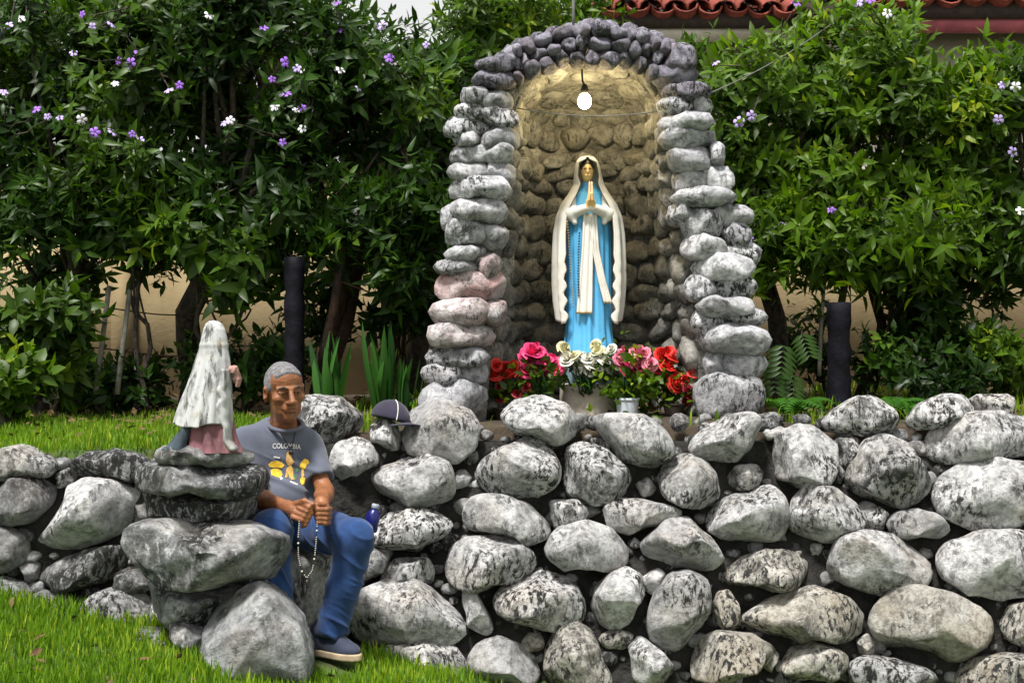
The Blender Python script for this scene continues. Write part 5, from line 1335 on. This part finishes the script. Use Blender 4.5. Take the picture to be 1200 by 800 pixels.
# ---- split-leaf plant left of the black post
t = empty('split_leaf_plant', B_(925, 7.5)); tag(t, 'dark split-leaf plant between the right pillar and the black post', 'plant'); rg = np.random.default_rng(90)
for q, (x, y, sc) in enumerate(((918, 405, 1.0), (940, 392, .8), (905, 430, .9), (930, 440, .8))):
    c = P(x, y, 7.4); ax = unit(np.array([rg.uniform(-.5, .5), -.3, -.7])); sd = unit(np.cross(ax, (0, -1, .3))); P_, A_ = [], []
    for i in range(6):
        for sg in (-1, 1): P_.append(c + ax * .03 * i * sc); A_.append(sd * sg + ax * .5)
    n = len(P_); p = leaf_batch(np.array(P_), np.array(A_), np.tile(np.array([0, -1., .4]), (n, 1)), np.full(n, .10 * sc), np.full(n, .026 * sc), np.full(n, .3), np.full(n, .5), 3, 'lance'); build_leaves('leaf', [p], M_leaf3, t)
    m = MB(); m.tube([np.array(B_(925, 7.5)), (np.array(B_(925, 7.5)) + c) / 2 + (0, 0, .06), c], .006, 6); m.build('leaf_stalk', M_leaf3, t)

# ---- grass
M_grass = leaf_mat('grass_blade', (.07, .15, .008), (.17, .31, .014), .42, .6, (.34, .42, .03))
def grass(name, X, Y, Z, rg, hmin, hmax, w=.006):
    n = len(X); pos = np.stack([X, Y, Z - .008], 1); a = rg.uniform(0, 6.28, n); ax = unit(np.stack([np.cos(a) * .45, np.sin(a) * .45, np.ones(n)], 1) + rg.normal(size=(n, 3)) * .12)
    up = np.stack([-np.cos(a), -np.sin(a), np.zeros(n)], 1); L_ = rg.uniform(hmin, hmax, n)
    p = leaf_batch(pos, ax, up, L_, np.full(n, w) * rg.uniform(.6, 1.3, n), -rg.uniform(-.1, .7, n), np.clip(rg.normal(.5, .3, n) + .25 * waves(pos * 6, np.random.default_rng(2), 1, 2, 5), 0, 1), 3, 'strap', .2)
    o = build_leaves(name, [p], M_grass, None); o['kind'] = 'stuff'; return o
rg = np.random.default_rng(99)
n = 40000; X = rg.uniform(-2.4, .1, n); Y = rg.uniform(3.9, 5.95, n)
k_ = (Y < wall_y(X, .1) - .02) & (X < -.15 + .25 * np.sin(Y * 9)) & ~((X > -1.02) & (X < -.62) & (Y > 5.5))
dens = np.clip(1.1 - .9 * np.clip((X + .55) / .5, 0, 1), 0, 1); k_ &= rg.uniform(size=n) < dens
X, Y = X[k_], Y[k_]; o = grass('grass', X, Y, ground_z(X, Y), rg, .025, .075); tag(o, 'short bright green grass at the foot of the boulder wall', 'grass')
n = 22000; X = rg.uniform(-3.4, -.95, n); Y = 5.88 + 2.25 * rg.uniform(0, 1, n) ** 1.2; k_ = (Y > wall_y(X, .9) - .02) & (rg.uniform(size=n) < np.clip((8.1 - Y) / .8, .12, 1)); X, Y = X[k_], Y[k_]
o = grass('grass', X, Y, terrace_z(X, Y), rg, .02, .06); tag(o, 'green grass on the bank above the low wall', 'grass')
n = 9000; X = rg.uniform(-.9, 4.2, n); Y = 6.5 + 3.2 * rg.uniform(0, 1, n); k_ = rg.uniform(size=n) < (.25 + .75 * (np.sin(X * 5) * np.sin(Y * 4) > .1)); k_ &= ~((X > -.35) & (X < 1.3) & (Y > 6.6) & (Y < 7.8)); X, Y = X[k_], Y[k_]
o = grass('undergrowth', X, Y, terrace_z(X, Y), rg, .03, .10, .010); tag(o, 'sparse weedy undergrowth over the terrace soil', 'undergrowth')
# leaf litter
n = 2600; X = rg.uniform(-3.2, 4.2, n); Y = rg.uniform(7.0, 9.6, n); a = rg.uniform(0, 6.28, n)
p = leaf_batch(np.stack([X, Y, terrace_z(X, Y) + rg.uniform(.004, .02, n)], 1), np.stack([np.cos(a), np.sin(a), rg.normal(size=n) * .25], 1), np.tile(np.array([0, 0, 1.]), (n, 1)) + rg.normal(size=(n, 3)) * .3, rg.uniform(.05, .11, n), rg.uniform(.02, .045, n), rg.uniform(-.2, .3, n), rg.uniform(0, 1, n), 2)
n2 = 260; X2 = np.concatenate([rg.uniform(-2.2, -.2, 130), rg.uniform(-3, -.9, 130)]); Y2 = np.concatenate([rg.uniform(4.3, 5.5, 130), rg.uniform(6.1, 7.8, 130)]); Z2 = np.where(Y2 < 5.6, ground_z(X2, Y2), terrace_z(X2, Y2)) + rg.uniform(.02, .05, n2); a = rg.uniform(0, 6.28, n2)
p2 = leaf_batch(np.stack([X2, Y2, Z2], 1), np.stack([np.cos(a), np.sin(a), rg.normal(size=n2) * .3], 1), np.tile(np.array([0, 0, 1.]), (n2, 1)) + rg.normal(size=(n2, 3)) * .4, rg.uniform(.025, .06, n2), rg.uniform(.012, .028, n2), rg.uniform(-.2, .3, n2), rg.uniform(0, 1, n2), 2)
p = (np.concatenate([p[0], p2[0]]), np.concatenate([p[1], p2[1] + len(p[0])]), np.concatenate([p[2], p2[2]]))
o = build_leaves('leaf_litter', [p], M_dead, None); o['kind'] = 'stuff'; tag(o, 'brown fallen leaves under the shrubs and on the grass', 'leaves')

# ------------------------------------------------------------ bouquets
def rose_mesh(name, mat_, R_=.03, layers=4, seed=0):
    rg = np.random.default_rng(seed); V, f = [], []
    for l in range(layers):
        q = l / (layers - 1); np_ = 3 + l; rad = R_ * (.22 + .78 * q)
        for p in range(np_):
            a0 = p * 2 * math.pi / np_ + l * .7 + rg.uniform(-.15, .15); b0 = len(V); w = 1.15 * math.pi / np_ + .18
            for i, s in enumerate((0, .4, .75, 1.0)):
                rr_ = rad * (.25 + .75 * s ** (.7)) * (1 + .12 * q * (i == 3)); zz = R_ * (-.5 + (1.25 - .75 * q) * s - .25 * q * (i == 3)) + R_ * .1 * rg.normal() * (i == 3)
                for e in (-1, -.5, 0, .5, 1): V.append((rr_ * math.cos(a0 + e * w), rr_ * math.sin(a0 + e * w), zz - R_ * .12 * e * e * (i == 3)))
            for i in range(3):
                for s in range(4): f.append((b0 + i * 5 + s, b0 + i * 5 + s + 1, b0 + i * 5 + s + 6, b0 + i * 5 + s + 5))
    me = mesh_np(name, np.array(V), np.array(f)); me.materials.append(mat_); return me
def petal(name, c): return simple(name, c, .6, .35, 30)
M_pk = petal('hot_pink_petal', (.72, .035, .17)); M_pk2 = petal('salmon_pink_petal', (.78, .22, .32)); M_rd = petal('scarlet_petal', (.62, .018, .012)); M_dr = petal('dark_crimson_petal', (.28, .008, .02)); M_wh = petal('white_petal', (.78, .76, .66)); M_cr = petal('cream_petal', (.66, .62, .38))
rose = {k_: [rose_mesh('blossom', mt, r_, 4, i_) for i_, r_ in enumerate(rs)] for k_, mt, rs in (('pk', M_pk, (.034, .03)), ('pk2', M_pk2, (.030, .026)), ('rd', M_rd, (.028, .023)), ('dr', M_dr, (.024, .02)), ('wh', M_wh, (.028, .022)), ('cr', M_cr, (.024, .02)))}
def bouquet(label, px, D, blossoms, seed, pot=None, leaves=34, lr=(.13, .10), lc=None):
    rg = np.random.default_rng(seed); b = np.array(B_(px, D)); t = empty('flower_bouquet', b); tag(t, label, 'flowers')
    top = b + (0, 0, .14); m = MB()
    for x, y, kd in blossoms:
        p = P(x, y, D + rg.uniform(-.05, .04)); o = bpy.data.objects.new('blossom', rose[kd][rg.integers(2)]); link(o, t); o.location = p - b; s = rg.uniform(1.15, 1.6); o.scale = (s, s, s)
        o.rotation_euler = (R(55 + rg.uniform(-30, 25)), R(rg.uniform(-30, 30)), R(rg.uniform(-60, 60))); branch(m, top + rg.normal(size=3) * .015, p, .004, .003, rg, .06, 6)
    m.build('stems', M_strap, t)
    lx = np.mean([q[0] for q in blossoms]); ly = np.mean([q[1] for q in blossoms]) + 14; c = P(lx, ly, D + .02) if lc is None else P(lc[0], lc[1], D)
    pos = c + rg.normal(size=(leaves, 3)) * np.array([lr[0] * .5, .045, lr[1] * .45]); build_leaves('foliage', [rosettes(pos, unit(rg.normal(size=(leaves, 3)) * .5 + np.array([0, -.6, .5])), rg, (3, 5), .055, .034, .3)], M_leaf2, t)
    if pot: 
        r_, h_, mt = pot; V, f = loft([(b[2] + z_ * h_, b[0], b[1], w * r_, w * r_) for z_, w in ((-.04, .5), (0, .78), (.02, .80), (.88, 1.0), (.90, 1.06), (1.0, 1.06), (1.0, .95), (.85, .9))], 36, nz=50); obj('pot', V, f, mt, t)
        V, f = loft([(b[2] + h_ * .86, b[0], b[1], r_ * .96, r_ * .96), (b[2] + h_ * .87, b[0], b[1], .002, .002)], 24, nz=6); obj('potting_soil', V, f, M_soil, t)
M_potw = glazed('pale_blue_white_plastic', (.62, .68, .74), (.4, .4, .4), .2, .35); M_terr = simple('brown_plastic_pot', (.03, .02, .015), .6, .3, 20)
bouquet('scarlet flowers with dark crimson ones below beside the left pillar', 592, 6.98, [(575,430,'rd'),(583,427,'rd'),(592,431,'rd'),(600,429,'rd'),(588,436,'rd'),(606,434,'rd'),(597,437,'rd'),(579,438,'rd'),(585,452,'dr'),(592,458,'dr'),(612,448,'dr'),(617,452,'dr'),(588,466,'dr'),(606,460,'dr')], 1, (.055, .06, M_terr))
bouquet('hot pink rose bouquet left of the statue plinth', 635, 6.98, [(624,411,'pk'),(621,418,'pk'),(630,415,'pk'),(640,420,'pk'),(647,421,'pk'),(634,426,'pk'),(619,432,'pk'),(640,431,'pk'),(650,432,'pk'),(628,434,'pk'),(626,408,'pk')], 2, (.055, .06, M_terr), 50)
bouquet('white and cream flowers ringing the praying statue\'s feet', 688, 7.02, [(664,419,'wh'),(670,424,'wh'),(660,423,'wh'),(679,424,'wh'),(686,428,'wh'),(694,424,'wh'),(702,428,'wh'),(708,420,'wh'),(716,408,'wh'),(718,414,'wh'),(697,404,'cr'),(700,410,'cr'),(676,432,'wh'),(711,430,'wh'),(692,433,'wh'),(672,415,'cr'),(662,407,'cr'),(681,417,'wh'),(688,419,'wh'),(704,418,'wh')], 3, None, 16, (.18, .05))
bouquet('pink flowers in a pale blue-white pot right of the plinth', 735, 6.98, [(730,412,'pk2'),(736,416,'pk2'),(744,418,'pk2'),(749,411,'pk2'),(754,414,'pk2'),(756,422,'pk2'),(738,428,'pk'),(734,432,'pk'),(746,424,'pk2'),(762,426,'pk2'),(728,420,'pk2'),(758,432,'pk2'),(752,428,'pk')], 4, (.058, .10, M_potw), 70, (.20, .18), (738, 444))
bouquet('scarlet flower sprays trailing down beside the right pillar', 790, 6.98, [(782,412,'rd'),(788,418,'rd'),(778,430,'rd'),(783,428,'rd'),(786,441,'rd'),(772,422,'rd'),(768,429,'rd'),(791,440,'rd'),(803,444,'rd'),(812,437,'rd'),(806,455,'dr'),(810,462,'rd'),(804,470,'dr'),(780,436,'rd'),(776,415,'rd'),(793,449,'rd'),(770,434,'dr')], 5, (.055, .06, M_terr), 60, (.18, .14), (775, 452))

# ---- short hair strands on the man's head
M_strand = leaf_mat('grey_hair_strand', (.035, .033, .038), (.17, .165, .18), .05, .5, (.38, .37, .40))
rg = np.random.default_rng(123); out_ = np.einsum('ij,ij->i', HN, unit(HV - H)) > .2; ii = rg.choice(np.nonzero(out_)[0], 6500); n = len(ii)
cd_ = np.tile(HR @ np.array([.3, -.8, -.3]), (n, 1)); cd_ = unit(cd_ - HN[ii] * (cd_ * HN[ii]).sum(1)[:, None]); ax = unit(cd_ + HN[ii] * .10 + rg.normal(size=(n, 3)) * .12)
side_ = np.abs((HV[ii] - H) @ HR[:, 0]) / .075
p = leaf_batch(HV[ii] - HN[ii] * .001, ax, HN[ii] + rg.normal(size=(n, 3)) * .1, rg.uniform(.008, .016, n), np.full(n, .0013), np.full(n, .3), np.clip(rg.normal(.62, .3, n) - .45 * side_ ** 2, 0, 1), 2, 'strap', .1)
o = build_leaves('hair_strands', [p], M_strand, hair_o); o['kind'] = 'stuff'
